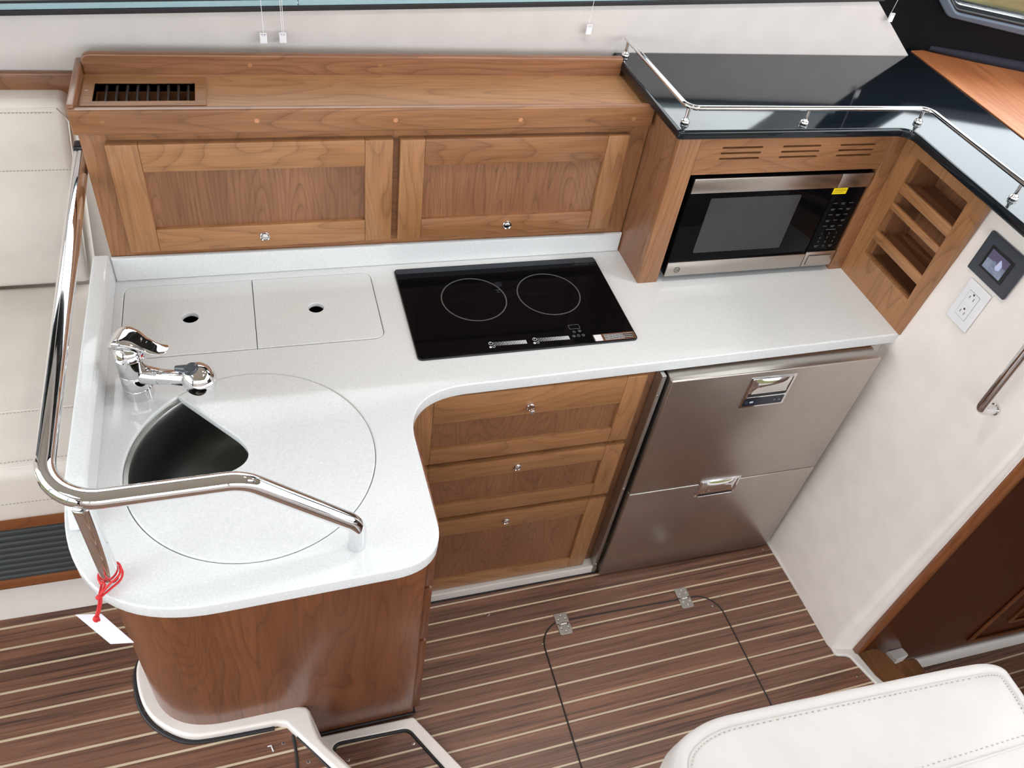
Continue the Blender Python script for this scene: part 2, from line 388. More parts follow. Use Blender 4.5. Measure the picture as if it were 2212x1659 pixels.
def tube_mesh(pts, r, radii=None, seg=20, closed=False, caps=True):
    P = [Vector(p) for p in pts]; bm = bmesh.new(); rings = []
    up = None; n = len(P)
    for i, p in enumerate(P):
        if closed: t = (P[(i + 1) % n] - P[i - 1]).normalized()
        else: t = (P[min(i + 1, n - 1)] - P[max(i - 1, 0)]).normalized()
        if up is None:
            up = Vector((0, 0, 1)) if abs(t.z) < .9 else Vector((1, 0, 0))
        up = (up - t * up.dot(t)).normalized(); sd = t.cross(up)
        rr = radii[i] if radii else r
        rings.append([bm.verts.new(p + (up * math.cos(2 * PI * k / seg) + sd * math.sin(2 * PI * k / seg)) * rr) for k in range(seg)])
    for i in range(n if closed else n - 1):
        A, B = rings[i], rings[(i + 1) % n]
        for k in range(seg): bm.faces.new((A[k], A[(k + 1) % seg], B[(k + 1) % seg], B[k]))
    if caps and not closed:
        bm.faces.new(rings[0][::-1]); bm.faces.new(rings[-1])
    return autosmooth(mesh_from_bm(bm), 50)
def tube(name, pts, r, mat, parent=None, radii=None, seg=20, closed=False, label=None):
    return put(name, tube_mesh(pts, r, radii, seg, closed), mat, parent, label)
def lathe(name, prof, origin, axis, mat, parent=None, seg=48, label=None, ang=40):
    """prof: [(radius, height along axis)]"""
    ax = Vector(axis).normalized(); u = ax.orthogonal().normalized(); v = ax.cross(u); o = Vector(origin); bm = bmesh.new(); rings = []
    for r, h in prof:
        if r < 1e-6: rings.append([bm.verts.new(o + ax * h)])
        else: rings.append([bm.verts.new(o + ax * h + (u * math.cos(2 * PI * k / seg) + v * math.sin(2 * PI * k / seg)) * r) for k in range(seg)])
    for A, B in zip(rings, rings[1:]):
        for k in range(seg):
            a = [A[k % len(A)], A[(k + 1) % len(A)]] if len(A) > 1 else [A[0]]
            b = [B[(k + 1) % len(B)], B[k % len(B)]] if len(B) > 1 else [B[0]]
            if len(a) + len(b) > 2: bm.faces.new(a + b)
    return put(name, autosmooth(mesh_from_bm(bm), ang), mat, parent, label)
def poly_prism(name, loop0, loop1, mat, parent=None, label=None, ang=35):
    """loft between two matching 3D loops, capped"""
    bm = bmesh.new(); A = [bm.verts.new(p) for p in loop0]; B = [bm.verts.new(p) for p in loop1]; n = len(A)
    for k in range(n): bm.faces.new((A[k], A[(k + 1) % n], B[(k + 1) % n], B[k]))
    bm.faces.new(A[::-1]); bm.faces.new(B); bmesh.ops.triangulate(bm, faces=[f for f in bm.faces if len(f.verts) > 4])
    return put(name, autosmooth(mesh_from_bm(bm), ang), mat, parent, label)
def text(name, s, size, M4, mat, parent=None, extr=.0002, align='CENTER', shear=0, spacing=1.0, xs=1.0):
    cu = bpy.data.curves.new('t', 'FONT'); cu.body = s; cu.size = size; cu.extrude = extr; cu.align_x = align; cu.align_y = 'CENTER'
    cu.shear = shear; cu.space_character = spacing
    o = bpy.data.objects.new('tmp', cu); C.objects.link(o); dg = bpy.context.evaluated_depsgraph_get(); dg.update()
    me = bpy.data.meshes.new_from_object(o.evaluated_get(dg)); bpy.data.objects.remove(o); bpy.data.curves.remove(cu)
    me.transform(M4 @ Matrix.Diagonal((xs, 1, 1, 1)))
    return put(name, me, mat, parent)
def frameM(origin, frame='z', rot=0.):
    return Matrix.Translation(Vector(origin)) @ FR[frame].to_4x4() @ Matrix.Rotation(rot, 4, 'Z')
def bars(name, rects, w0, w1, mat, parent, frame='z', M4=None):
    """many flat printed marks on one surface, one mesh"""
    bm = bmesh.new()
    for x0, x1, y0, y1 in rects: bm_box(bm, x0, x1, y0, y1, w0, w1)
    bmesh.ops.transform(bm, matrix=M4 if M4 is not None else FR[frame].to_4x4(), verts=bm.verts[:])
    return put(name, mesh_from_bm(bm), mat, parent)
def dup(root, delta, label=None, group=None):
    """a copy of a thing and of all its parts, moved by delta"""
    r = root.copy(); C.objects.link(r)
    if root.type == 'EMPTY': r.location = Vector(root.location) + Vector(delta)
    else: r.location = Vector(root.location) + Vector(delta)
    if label: r['label'] = label
    if group: r['group'] = group
    def rec(src, dst):
        for ch in [c for c in C.objects if c.parent is src]:
            c = ch.copy(); C.objects.link(c); c.parent = dst; rec(ch, c)
    rec(root, r); return r

H = .9      # worktop height
DK = .175   # raised deck height

# ================================================================ SETTING
tag(slab('floor', [[(.40, -.40), (1.86, -.40), (1.83, -.872), (1.865, -.885), (1.905, -.99), (2.02, -1.35), (2.02, -3.2), (.30, -3.2), (.30, -.45)]], -.03, 0., FLOORM, bev=0), kind='structure')
DECKM = planks('teak_deck', .02, -.5235, .0572, TEAK)
deck_edge = [(.296, -.776), (.300, -.80), (.318, -.856), (.376, -.940), (.55, -1.25), (.55, -3.2), (-1.78, -3.2), (-1.78, .2), (.0, .2), (.0, -.70), (.25, -.776)]
tag(slab('floor', [deck_edge], DK - .03, DK, DECKM, bev=0), kind='structure')
tag(slab('floor', [[(1.88, -.86), (3.6, -.86), (3.6, -3.2), (1.88, -3.2)]], -.40, -.37, planks('teak_lower', .02, -.90, .0519, TEAK), bev=0), kind='structure')

# port side wall under the windows, its sill rises towards the bow
sill = lambda x: 1.404 + (x + .15) * .0405
WY = .225
wl = [at(1955, 107, y=WY), at(1896, 0, y=WY)]
fx0, fz0 = wl[0].x, wl[0].z; fx1, fz1 = wl[1].x, wl[1].z
def edge_x(z): return fx0 + (fx1 - fx0) * (z - fz0) / (fz1 - fz0)
wall_pts = [(-1.78, 1.244), (-.03, 1.244), (-.03, .1), (2.4, .1), (2.4, 1.30), (edge_x(1.30), 1.30), (edge_x(sill(1.95)), sill(1.95)), (-1.78, sill(-1.78))]
tag(slab('wall_port', [wall_pts], -WY - .03, -WY, GELC_DIM, frame='-y', bev=0), kind='structure')
top_z = 2.08
tag(box('wall_port', -1.78, -.03, .32, .35, .1, 1.26, GELW, bev=0), kind='structure')
tag(slab('wall_port', [[(-1.78, top_z), (1.6, top_z), (1.6, 2.45), (-1.78, 2.45)]], -WY - .03, -WY, GELC_DIM, frame='-y', bev=0), kind='structure')
# window band: black gasket, pale sill frame, mullions, glass
def sill_strip(name, off0, off1, y0, y1, mat, parent, xa=-1.78, xb=1.93):
    p = [(xa, sill(xa) + off0), (xb, sill(xb) + off0), (xb, sill(xb) + off1), (xa, sill(xa) + off1)]
    return slab(name, [p], -y1, -y0, mat, parent, frame='-y', bev=.0015)
wroot = bpy.data.objects.new('window_1', None); C.objects.link(wroot); wroot.location = (0, .23, 1.41); wroot['kind'] = 'structure'
sill_strip('gasket', -.003, .0075, .216, .235, RUBBER, wroot)
sill_strip('sill_frame', .0075, .019, .219, .245, ALUM, wroot, -1.78, .432)
sill_strip('sill_frame', .0075, .019, .219, .245, ALUM, wroot, .434, 1.93)
sill_strip('gasket', .019, .024, .222, .250, RUBBER, wroot)
for mxx in (-1.5, -.35):
    slab('mullion', [[(mxx - .035, sill(mxx) + .02), (mxx + .035, sill(mxx) + .02), (mxx + .035, top_z), (mxx - .035, top_z)]], -.25, -.222, BLACKV if mxx > 1 else GELW, wroot, frame='-y', bev=.004)
slab('pane', [[(-1.78, sill(-1.78) + .02), (1.93, sill(1.93) + .02), (1.62, top_z), (-1.78, top_z)]], -.243, -.239, GLASS, wroot, frame='-y', bev=0)

# ceiling with two roof hatches
tag(slab('ceiling', [[(-1.78, -3.2), (2.6, -3.2), (2.6, .255), (-1.78, .255)], rrect(1.22, 1.8, -1.6, -1.0, .05), rrect(-1.45, -.85, -1.6, -1.0, .05)], 2.42, 2.46, plain('headliner', srgb(240, 236, 230), .8), bev=0), kind='structure')
hr = bpy.data.objects.new('window_2', None); C.objects.link(hr); hr.location = (.9, -1.3, 2.44); hr['kind'] = 'structure'
slab('hatch_frame', [rrect(1.18, 1.84, -1.64, -.96, .06)] + [rrect(1.22, 1.8, -1.6, -1.0, .05)], 2.405, 2.42, WHITEP, hr, bev=.003)
slab('pane', [rrect(1.21, 1.81, -1.61, -.99, .05)], 2.44, 2.446, GLASS, hr, bev=0)
hr = bpy.data.objects.new('window_3', None); C.objects.link(hr); hr.location = (-1.1, -1.15, 2.44); hr['kind'] = 'structure'
slab('hatch_frame', [rrect(-1.48, -.82, -1.63, -.97, .06), rrect(-1.45, -.85, -1.6, -1.0, .05)], 2.405, 2.42, WHITEP, hr, bev=.003)
slab('pane', [rrect(-1.46, -.84, -1.61, -.99, .05)], 2.44, 2.446, GLASS, hr, bev=0)
# two ringed lamps added out of view to brighten the galley
def fill_lamp(x, y, label):
    t = thing('added_ceiling_light', (x, y, 2.42), label, 'added fill light', 'added fill lights over the galley')
    lathe('fill_lamp_ring', [(.052, 0), (.070, 0), (.070, .006), (.060, .010), (.052, .008), (.052, 0)], (x, y, 2.42), (0, 0, -1), CHROME, t)
    l = bpy.data.lights.new('fill_light', 'AREA'); l.shape = 'DISK'; l.size = .10; l.energy = FILL_W; l.color = (1., .95, .90)
    o = bpy.data.objects.new('fill_light', l); C.objects.link(o); o.location = (x, y, 2.412); addto(o, t)
FILL_W = 4.6
fill_lamp(1.62, -.42, 'chrome-ringed fill light added above the microwave end of the galley')
fill_lamp(1.05, -.42, 'chrome-ringed fill light added above the cooktop')
# starboard side
tag(box('wall_starboard', -1.78, 2.6, -3.25, -3.2, -.4, 1.42, GELC, bev=0), kind='structure')
tag(box('wall_starboard', -1.78, 2.6, -3.25, -3.2, 2.34, 2.45, GELC, bev=0), kind='structure')
for i, xx in enumerate((-1.78, -1.2, .2, 1.3, 2.5)):
    tag(box('trim_%d' % (i + 2), xx - .05, xx + .05, -3.25, -3.2, 1.42, 2.34, BLACKV if xx > 2 else GELC, bev=0), kind='structure')
tag(box('window_4', -1.78, 2.5, -3.235, -3.23, 1.42, 2.34, GLASS, bev=0), kind='structure')
# unseen aft bulkhead, set close, its glazed cockpit door widened for light
AX = -1.78
for q4 in ((-3.2, -3.05, DK, 2.42), (.0, .25, DK, 2.42), (-3.05, .0, DK, .30)):
    tag(box('wall_aft', AX - .05, AX, *q4, GELC, bev=0), kind='structure')
tag(box('door_1', AX - .03, AX - .025, -3.05, .0, .30, 2.42, GLASS, bev=0), kind='structure')
for yy in (-2.05, -1.02):
    tag(box('trim_12', AX - .04, AX - .01, yy - .03, yy + .03, .30, 2.42, ALUM, bev=0), kind='structure')

# forward: raked windscreen wall (black), its line turns forward towards the centre
PA = at(1955, 107, z=1.335); PA.z = 1.34
d1 = Vector((.255, -.121, 0)).normalized(); d2 = Vector((fx1 - fx0, 0, fz1 - fz0)).normalized()
nW = d1.cross(d2).normalized()
if nW.dot(CAM - PA) < 0: nW = -nW
e1 = d1; e2 = (d2 - d1 * d2.dot(d1)).normalized()
MW = Matrix.Identity(4)
e3 = e1.cross(e2)
for i in range(3): MW[i][0] = e1[i]; MW[i][1] = e2[i]; MW[i][2] = e3[i]; MW[i][3] = PA[i]
sgn = 1 if e3.dot(nW) > 0 else -1
def wuv(u, v):
    q = plane_at(u, v, PA, nW) - PA; return (q.dot(e1), q.dot(e2))
c0 = wuv(1896, 0)
o_l = [wuv(2057, 0), wuv(2066, 17), wuv(2212, 50)]
dirb = Vector(o_l[2]) - Vector(o_l[1]); dirb.normalize()
far = Vector(o_l[1]) + dirb * 1.25
up_ = Vector(c0).normalized()
openW = [tuple(Vector(o_l[1]) + up_ * 0), tuple(far), tuple(far + up_ * .85), tuple(Vector(o_l[1]) + up_ * .85)]
ft = wuv(2046, 30); ft2 = wuv(2212, 71)
fdir = (Vector(ft2) - Vector(ft)).normalized()
fr_o = [tuple(Vector(ft) - up_ * .0), tuple(Vector(ft) + fdir * 1.32), tuple(Vector(ft) + fdir * 1.32 + up_ * .95), tuple(Vector(ft) + up_ * .95)]
Lp = [(-.03, -.05), (1.55, -.05), (1.55 + c0[0] * 6, 1.0), (c0[0] * 7 - .02, c0[1] * 7)]
Lp[2] = (1.55, c0[1] * 7)
wa, wb2 = (-.03, 0.) if sgn > 0 else (0., .03)
tag(slab('wall_forward', [Lp, rpoly(openW, .03)], wa, wb2, BLACKV, M4=MW, bev=0), kind='structure')
wfr = bpy.data.objects.new('window_5', None); C.objects.link(wfr); wfr.location = PA; wfr['kind'] = 'structure'
ga, gb = (0., .012) if sgn > 0 else (-.012, 0.)
slab('window_frame', [rpoly(fr_o, .045), rpoly([tuple(Vector(p) + Vector(q)) for p, q in zip(openW, (fdir * -.004 - up_ * .01, fdir * .0 - up_ * .01, up_ * .01, up_ * .01 - fdir * .004))], .035)], ga, gb, GREYR, wfr, M4=MW, bev=.005)
slab('gasket', [rpoly([tuple(Vector(p) + Vector(q)) for p, q in zip(openW, (fdir * -.004 - up_ * .01, fdir * .0 - up_ * .01, up_ * .01, up_ * .01 - fdir * .004))], .035), rpoly(openW, .03)], ga * .5, gb * .5, RUBBER, wfr, M4=MW, bev=.001)
slab('pane', [rpoly(openW, .03)], (wa + wb2) / 2 - .002, (wa + wb2) / 2 + .002, GLASS, wfr, M4=MW, bev=0)

# outside: water and a pale dock edge
wm, nt, b = newmat('brown_green_water')
tcw = N(nt, 'ShaderNodeTexCoord'); nw = N(nt, 'ShaderNodeTexNoise'); nw.inputs['Scale'].default_value = 1.3; nw.inputs['Detail'].default_value = 5
nt.links.new(tcw.outputs['Object'], nw.inputs['Vector']); rw = ramp(nt, [(.35, srgb(52, 52, 34)), (.65, srgb(92, 88, 62))]); nt.links.new(nw.outputs['Fac'], rw.inputs['Fac'])
nt.links.new(rw.outputs['Color'], b.inputs['Base Color']); b.inputs['Roughness'].default_value = .8; b.inputs['Specular IOR Level'].default_value = 0.
bm = bmesh.new(); bmesh.ops.create_grid(bm, x_segments=2, y_segments=2, size=60); bmesh.ops.translate(bm, vec=(0, 0, -.9), verts=bm.verts[:])
tag(put('harbour_water', mesh_from_bm(bm), wm), kind='structure')

# moulded bulkhead on the right of the galley, leaning slightly
def bulk_loop(z):
    k = max(0, z) / 1.3; x = 1.808 + .066 * k
    pts = [(x, -.40), (x + .004, -.846), (1.882, -.862), (1.93, -.862), (1.93, -.40)]
    return [(p[0], p[1], z) for p in rpoly(pts, [0, .03, .012, 0, 0])]
tag(poly_prism('wall_right', bulk_loop(-.02), bulk_loop(1.3175), GELC), kind='structure')
tag(box('wall_right', 1.812, 1.93, -.40, .222, -.02, H - .034, GELW, bev=0), kind='structure')
# white base flange along the sole
fl = [at(1653, 1166, z=0), at(1801, 1416, z=0), at(1833, 1413, z=0), at(1895, 1483, z=0), at(1935, 1520, z=0)]
flp = [(p.x, p.y) for p in fl]
band = rpoly([(1.803, -.44), (1.818, -.868), (1.858, -.876), (1.893, -.978), (1.96, -1.18), (2.02, -1.17), (1.905, -.95), (1.885, -.86), (1.85, -.84), (1.85, -.44)], [0, .014, .02, .02, 0, 0, .01, 0, 0, 0])
tag(slab('baseboard_right', [band], -.02, .008, GELW, bev=.004), kind='structure')
kick = rpoly([(.58, -.457), (1.19, -.453), (1.183, -.40), (.58, -.40)], 0)
tag(slab('baseboard_galley', [kick], 0., .036, GELW, bev=.004), kind='structure')
tag(slab('trim_1', [[(.66, -.4605), (1.19, -.457), (1.80, -.4535), (1.80, -.448), (.66, -.4545)]], 0., .0012, RUBBER, bev=0), kind='structure')

# raised deck's moulded ledge round the peninsula and the coaming beside it
led = xy([(308, 1405), (291, 1440), (298, 1500), (318, 1543), (356, 1573), (405, 1592), (452, 1588), (597, 1560), (617, 1562), (648, 1592), (720, 1659), (730, 1669)], .2)
def chaikin_open(L, n=2):
    for _ in range(n):
        M_ = [L[0]]
        for p, q in zip(L, L[1:]): M_ += [tuple(Vector(p) * .75 + Vector(q) * .25), tuple(Vector(p) * .25 + Vector(q) * .75)]
        L = M_ + [L[-1]]
    return L
led_n = len(led); led_a = chaikin_open(led[:8], 3); led = led_a + led[8:]
led2 = xy([(768, 1669), (755, 1655), (700, 1605), (690, 1592), (676, 1560), (670, 1535), (662, 1526)], .2)
ledp = led + led2 + [(.10, -.70), (.0, -.60), (-.04, -.45), (-.085, -.45)]
tag(slab('trim_7', [ledp], DK - .02, .2, GELC, bev=.007), kind='structure')
gas = [(x - .006, y - .004) for x, y in led_a]
tag(put('trim_8', tube_mesh([(x, y, DK + .002) for x, y in gas], .005, seg=8), RUBBER), kind='structure')
tag(put('trim_9', tube_mesh([tuple(at(633, 1588, z=DK)) , tuple(at(640, 1625, z=DK)), tuple(at(645, 1690, z=DK))], .0035, seg=8), RUBBER), kind='structure')
tag(put('trim_10', tube_mesh([tuple(at(u, v, z=.186)) for u, v in ((642, 1592), (680, 1627), (716, 1664), (740, 1690))], .003, seg=8), RUBBER), kind='structure')
# riser under the edge of the raised deck
tag(poly_prism('trim_11', [(.30, -.776, 0.), (.322, -.85, 0.), (.38, -.93, 0.), (.56, -1.25, 0.), (.56, -3.2, 0.), (.50, -3.2, 0.), (.50, -1.25, 0.), (.27, -.776, 0.)],
               [(.30, -.776, .17), (.322, -.85, .17), (.38, -.93, .17), (.56, -1.25, .17), (.56, -3.2, .17), (.50, -3.2, .17), (.50, -1.25, .17), (.27, -.776, .17)], GELC), kind='structure')
# lower step with an inset of planks
so = xy([(893, 1548), (1012, 1672)], .02) + [(.66, -1.02), (.36, -1.02), (.3, -.80), (.305, -.782)]
si = rpoly(xy([(883, 1572), (965, 1663)], .02) + [(.56, -1.0), (.38, -1.0)] + xy([(712, 1606)], .02), [.03, 0, 0, 0, .025])
step = thing('floor_step', (.48, -.85, 0), 'white moulded step rim with a teak inset at the foot of the peninsula', 'step')
slab('rim', [rpoly(so, [.012, 0, 0, 0, 0, 0]), si], 0., .02, GELC, step, bev=.004)
slab('plank_inset', [[((x - .47) * .985 + .47, (y + .88) * .985 - .88) for x, y in si]], 0., .012, planks('teak_step', .02, -.8225, .0519, TEAK), step, bev=0)
gq = [((x - .47) * .992 + .47, (y + .88) * .992 - .88, .0125) for x, y in si]
tube('gasket', gq, .006, RUBBER, step, seg=8, closed=True)

# ================================================================ WORKTOP
def bez(p0, p1, p2, n=14):
    return [tuple((1 - t) ** 2 * Vector(p0) + 2 * t * (1 - t) * Vector(p1) + t * t * Vector(p2)) for t in [k / n for k in range(n + 1)]]
outline = [(-.062, .0), (1.24, .0), (1.24, -.10), (1.862, -.10)] + bez((1.872, -.415), (1.873, -.428), (1.860, -.4285), 5) + [(1.25, -.439)]
outline += bez((.70, -.4465), (.558, -.452), (.562, -.585)) + bez((.565, -.785), (.567, -.874), (.46, -.8725)) + bez((.18, -.880), (-.075, -.887), (-.073, -.60), 20) + [(-.062, -.45)]
SX, SY, SR = .249, -.581, .2305
wt_ = thing('countertop', (.6, -.3, H - .032), 'glossy white speckled L-shaped galley countertop with low backsplash', 'countertop')
lidh = rrect(-.003, .551, -.274, -.034, .025)
slab('worktop', [outline, circ(SX, SY, SR, 96), lidh], H - .032, H, STONE, wt_, bev=.0035, res=4)
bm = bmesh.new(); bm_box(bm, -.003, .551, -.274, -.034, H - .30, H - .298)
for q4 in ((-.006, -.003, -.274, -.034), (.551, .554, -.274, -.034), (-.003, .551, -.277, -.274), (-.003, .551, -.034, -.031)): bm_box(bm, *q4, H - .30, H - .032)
put('lid_well', mesh_from_bm(bm), plain('well_shade', (.010, .012, .035), .8), wt_)  # near-black colour stands in for the shade below the finger holes
slab('backsplash', [[(-.02, H + .0002), (1.222, H + .0002), (1.222, .957), (-.02, .965)]], -.0, .012, STONE, wt_, frame='-y', bev=.004)
# side splash: slab standing along the left edge, rounded at its free end
sp_l = rpoly([(.0, H), (.705, H), (.64, .967), (.0, .967)], [0, .01, .05, 0])
slab('side_splash', [sp_l], .021, .058, STONE, wt_, frame='-x', bev=.006)

def lid(x0, x1, hx, hy, label, rl, rr_):
    L = rpoly([(x0, -.2725), (x1, -.2725), (x1, -.0355), (x0, -.0355)], [rl, rr_, rr_, rl])
    o = slab('storage_lid', [L, circ(hx, hy, .0175, 40)], H - .012, H + .0002, STONE, bev=.0012)
    tag(o, label, 'lid', 'flush storage lids in the worktop'); return o
lid(-.0015, .2728, .137, -.154, 'white flush storage lid with finger hole, nearer the handrail and faucet', .023, .001)
lid(.2743, .5495, .410, -.152, 'white flush storage lid with finger hole, beside the black cooktop', .001, .023)

# sink and its cover
sk = thing('sink', (SX, SY, H - .17), 'round brushed steel sink bowl under a cut-away white cover', 'sink')
lathe('basin', [(.2303, -.006), (.2298, -.009), (.222, -.010), (.2195, -.014), (.2175, -.03), (.212, -.10), (.196, -.145), (.165, -.165), (.05, -.170), (.03, -.172)], (SX, SY, H), (0, 0, 1), SINKM, sk, seg=96)
lathe('drain', [(.031, -.1715), (.028, -.168), (.022, -.170), (.0, -.171)], (SX, SY, H), (0, 0, 1), CHROME, sk)
RL = .2296
pa = at(385, 857, z=H); pb = at(549, 975, z=H); pc = at(275, 1087, z=H)
aA = math.degrees(math.atan2(pa.y - SY, pa.x - SX)); aC = math.degrees(math.atan2(pc.y - SY, pc.x - SX))
if aC < 0: aC += 360
arc = circ(SX, SY, RL, 90, aC - 360, aA)
apex = at(585, 995, z=H)
cov = arc + rpoly([arc[-1], (apex.x, apex.y), arc[0]], [0, .062, 0], n=24)[1:-1]
o = slab('sink_cover', [cov], H - .016, H + .002, STONE, bev=.003)
tag(o, 'round white speckled sink cover with a wedge cut away', 'cover')

# faucet
FX, FY = .042, -.374
fa = thing('faucet', (FX, FY, H), 'chrome single-lever galley faucet with a round pull-out spray head', 'faucet')
R0 = .0278
ztop = 1.006
lathe('body', [(0, 0), (R0 + .0005, 0), (R0 + .0005, .024), (R0 - .0004, .0245), (R0, .025), (R0, .062), (R0 - .0004, .0625), (R0, .063), (R0, .104), (R0 - .0015, .1055)], (FX, FY, H), (0, 0, 1), CHROME, fa)
lathe('collar', [(R0 - .0015, .1055), (R0, .107), (R0 - .001, .116), (R0 - .004, .125), (R0 - .012, .132), (.0, .135)], (FX, FY, H), (0, 0, 1), CHROME, fa)
hd = at(428, 808, z=1.0); hd = Vector((.165, -.437, .985))
dirs = (Vector((hd.x, hd.y, 0)) - Vector((FX, FY, 0))); Ls = dirs.length; dirs.normalize()
s0 = Vector((FX, FY, .957)); 
sp_pts = [s0, s0 + dirs * .035 + Vector((0, 0, .004)), s0 + dirs * .055 + Vector((0, 0, .007)), Vector((hd.x, hd.y, hd.z)) - dirs * .02 + Vector((0, 0, -.006))]
tube('spout', sp_pts[:3], .0165, CHROME, fa, radii=[.021, .0185, .0165], seg=28)
tube('spray_neck', [sp_pts[2], sp_pts[3]], .016, CHROME, fa, radii=[.0160, .0155], seg=28)
# spray head: squashed ball, open below
hax = (dirs * .28 + Vector((0, 0, -1))).normalized()
prof = []
for k in range(0, 25):
    a = PI * k / 24 * .80
    prof.append((.0325 * math.sin(a), -.0325 * math.cos(a) * 1.06))
prof += [(.0165, .032), (.0, .031)]
lathe('spray_head', prof, hd, hax, CHROME, fa, seg=56)
btn = hd + Vector((-.012, -.002, .0318)) ; bax = Vector((-.35, -.05, .93)).normalized()
lathe('spray_button', [(0, .0035), (.006, .0036), (.0065, .0028), (.0095, .0028), (.010, .0022), (.013, .0015), (.0145, -.001), (.0146, -.004)], btn, bax, GREYP, fa)
tube('hose_grip', [hd - dirs * .045 + Vector((0, 0, .013)), hd - dirs * .02 + Vector((0, 0, .020))], .007, GREYP, fa, radii=[.006, .009], seg=16)
# lever: a swept tongue over a domed cap
bm = bmesh.new(); ld = (dirs + Vector((.25, .12, 0))).normalized(); sdv = Vector((-ld.y, ld.x, 0)); rings = []
prf = [(-.031, 1.020, .006, .004), (-.027, 1.035, .019, .012), (-.013, 1.047, .0265, .013), (.004, 1.050, .027, .0115), (.019, 1.046, .024, .009), (.034, 1.036, .0195, .0055), (.049, 1.028, .017, .004), (.062, 1.026, .0155, .004), (.072, 1.028, .013, .0035), (.076, 1.029, .007, .0022)]
for s, z, wd, th in prf:
    cen = Vector((FX, FY, z)) + ld * s; rings.append([bm.verts.new(cen + sdv * wd * math.cos(2 * PI * k / 24) + Vector((0, 0, th * math.sin(2 * PI * k / 24) + .25 * th * math.cos(2 * PI * k / 12)))) for k in range(24)])
for A, B in zip(rings, rings[1:]):
    for k in range(24): bm.faces.new((A[k], A[(k + 1) % 24], B[(k + 1) % 24], B[k]))
bm.faces.new(rings[0]); bm.faces.new(rings[-1])
put('lever', autosmooth(mesh_from_bm(bm), 60), CHROME, fa)
mk = Vector((FX, FY, 1.012)) + ld * .0262 + sdv * -.006
lathe('temperature_mark', [(0, .0012), (.0026, .0011), (.003, 0)], mk, ld + Vector((0, 0, .5)), REDC, fa, seg=16)
lathe('temperature_mark', [(0, .0012), (.0022, .0011), (.0026, 0)], mk + sdv * .0035 + Vector((0, 0, .001)), ld + Vector((0, 0, .5)), plain('blue_mark', srgb(60, 60, 160), .4), fa, seg=16)

# cooktop
ck = thing('cooktop', (.876, -.2, H), 'black glass two-zone induction cooktop set on the white worktop', 'cooktop')
CZ = H + .006
slab('bezel', [rrect(.6095, 1.1425, -.3615, -.0355, .011)], H + .0001, H + .0045, BLACKP, ck, bev=.001)
slab('glass_top', [rrect(.6115, 1.1405, -.3595, -.0375, .010)], H + .0045, CZ, BLACKG, ck, bev=.0007)
slab('rear_band', [rrect(.6125, 1.1395, -.058, -.0385, .004)], CZ, CZ + .0003, plain('rear_band_grey', (.010, .014, .022), .3), ck, bev=0)
for bx, by in ((.782, -.172), (.973, -.173)):
    slab('burner_ring', [circ(bx, by, .0805, 96), circ(bx, by, .0775, 96)], CZ, CZ + .00035, RINGM, ck, bev=0)
def dia(L, z): return [tuple(at(u, v, z=z))[:2] for u, v in L]
def scale_marks(u0, v0, u1, v1):
    a = at(u0, v0, z=CZ); b_ = at(u1, v1, z=CZ); R_ = []
    for k in range(22):
        s = k / 21; x = a.x + (b_.x - a.x) * s; y = a.y + (b_.y - a.y) * s; wd = .0006 + .0022 * s
        R_.append((x - wd / 2, x + wd / 2, y - .0065, y + .0055))
    bars('power_scale', R_, CZ, CZ + .0003, PRINT, ck)
    o_ = at(u0 - 7, v0 - 1, z=CZ)
    slab('power_symbol', [circ(o_.x, o_.y, .0052, 28), circ(o_.x, o_.y, .0041, 28)], CZ, CZ + .0003, PRINT, ck, bev=0)
    bars('power_symbol', [(o_.x - .0005, o_.x + .0005, o_.y, o_.y + .006)], CZ, CZ + .0004, PRINT, ck)
    o2 = at(u0 - 7, v0 + 7, z=CZ); o3 = at(u0, v0 + 6, z=CZ)
    slab('zone_mark', [circ(o2.x, o2.y, .0032, 20)], CZ, CZ + .0003, PRINT, ck, bev=0)
    slab('zone_mark', [circ(o3.x, o3.y, .0034, 20), circ(o3.x, o3.y, .0027, 20)], CZ, CZ + .0003, PRINT, ck, bev=0)
scale_marks(1067, 743, 1136, 738); scale_marks(1162, 734, 1228, 729)
dd = at(1240, 706, z=CZ)
slab('timer_display', [rrect(dd.x - .0135, dd.x + .0135, dd.y - .0075, dd.y + .0075, .001), rrect(dd.x - .0128, dd.x + .0128, dd.y - .0068, dd.y + .0068, .001)], CZ, CZ + .0003, PRINTD, ck, bev=0)
for u, v, sym in ((1240, 717, '-'), (1252, 715, '+'), (1240, 726, ''), (1250, 725, 'I'), (1260, 724, 'L')):
    p = at(u, v, z=CZ)
    slab('touch_key', [circ(p.x, p.y, .0038, 24), circ(p.x, p.y, .0031, 24)], CZ, CZ + .0003, PRINTD, ck, bev=0)
    r_ = {'-': [(-.002, .002, -.0004, .0004)], '+': [(-.002, .002, -.0004, .0004), (-.0004, .0004, -.002, .002)], '': [(-.0014, .0014, -.0016, .001)], 'I': [(-.0004, .0004, 0, .0042)], 'L': [(-.0004, .0004, 0, .0022), (-.0004, .002, -.0004, .0004)]}[sym]
    bars('touch_key', [(p.x + a, p.x + b_, p.y + c, p.y + d) for a, b_, c, d in r_], CZ, CZ + .0004, PRINTD, ck)
lb = thing('cooktop_label', (1.087, -.343, CZ), 'brown instruction sticker with orange border on the cooktop corner', 'sticker')
s0x, s1x, s0y, s1y = 1.031, 1.1385, -.3585, -.3335
slab('sticker', [rrect(s0x, s1x, s0y, s1y, .003)], CZ, CZ + .0003, plain('sticker_brown', srgb(66, 52, 44), .5), lb, bev=0)
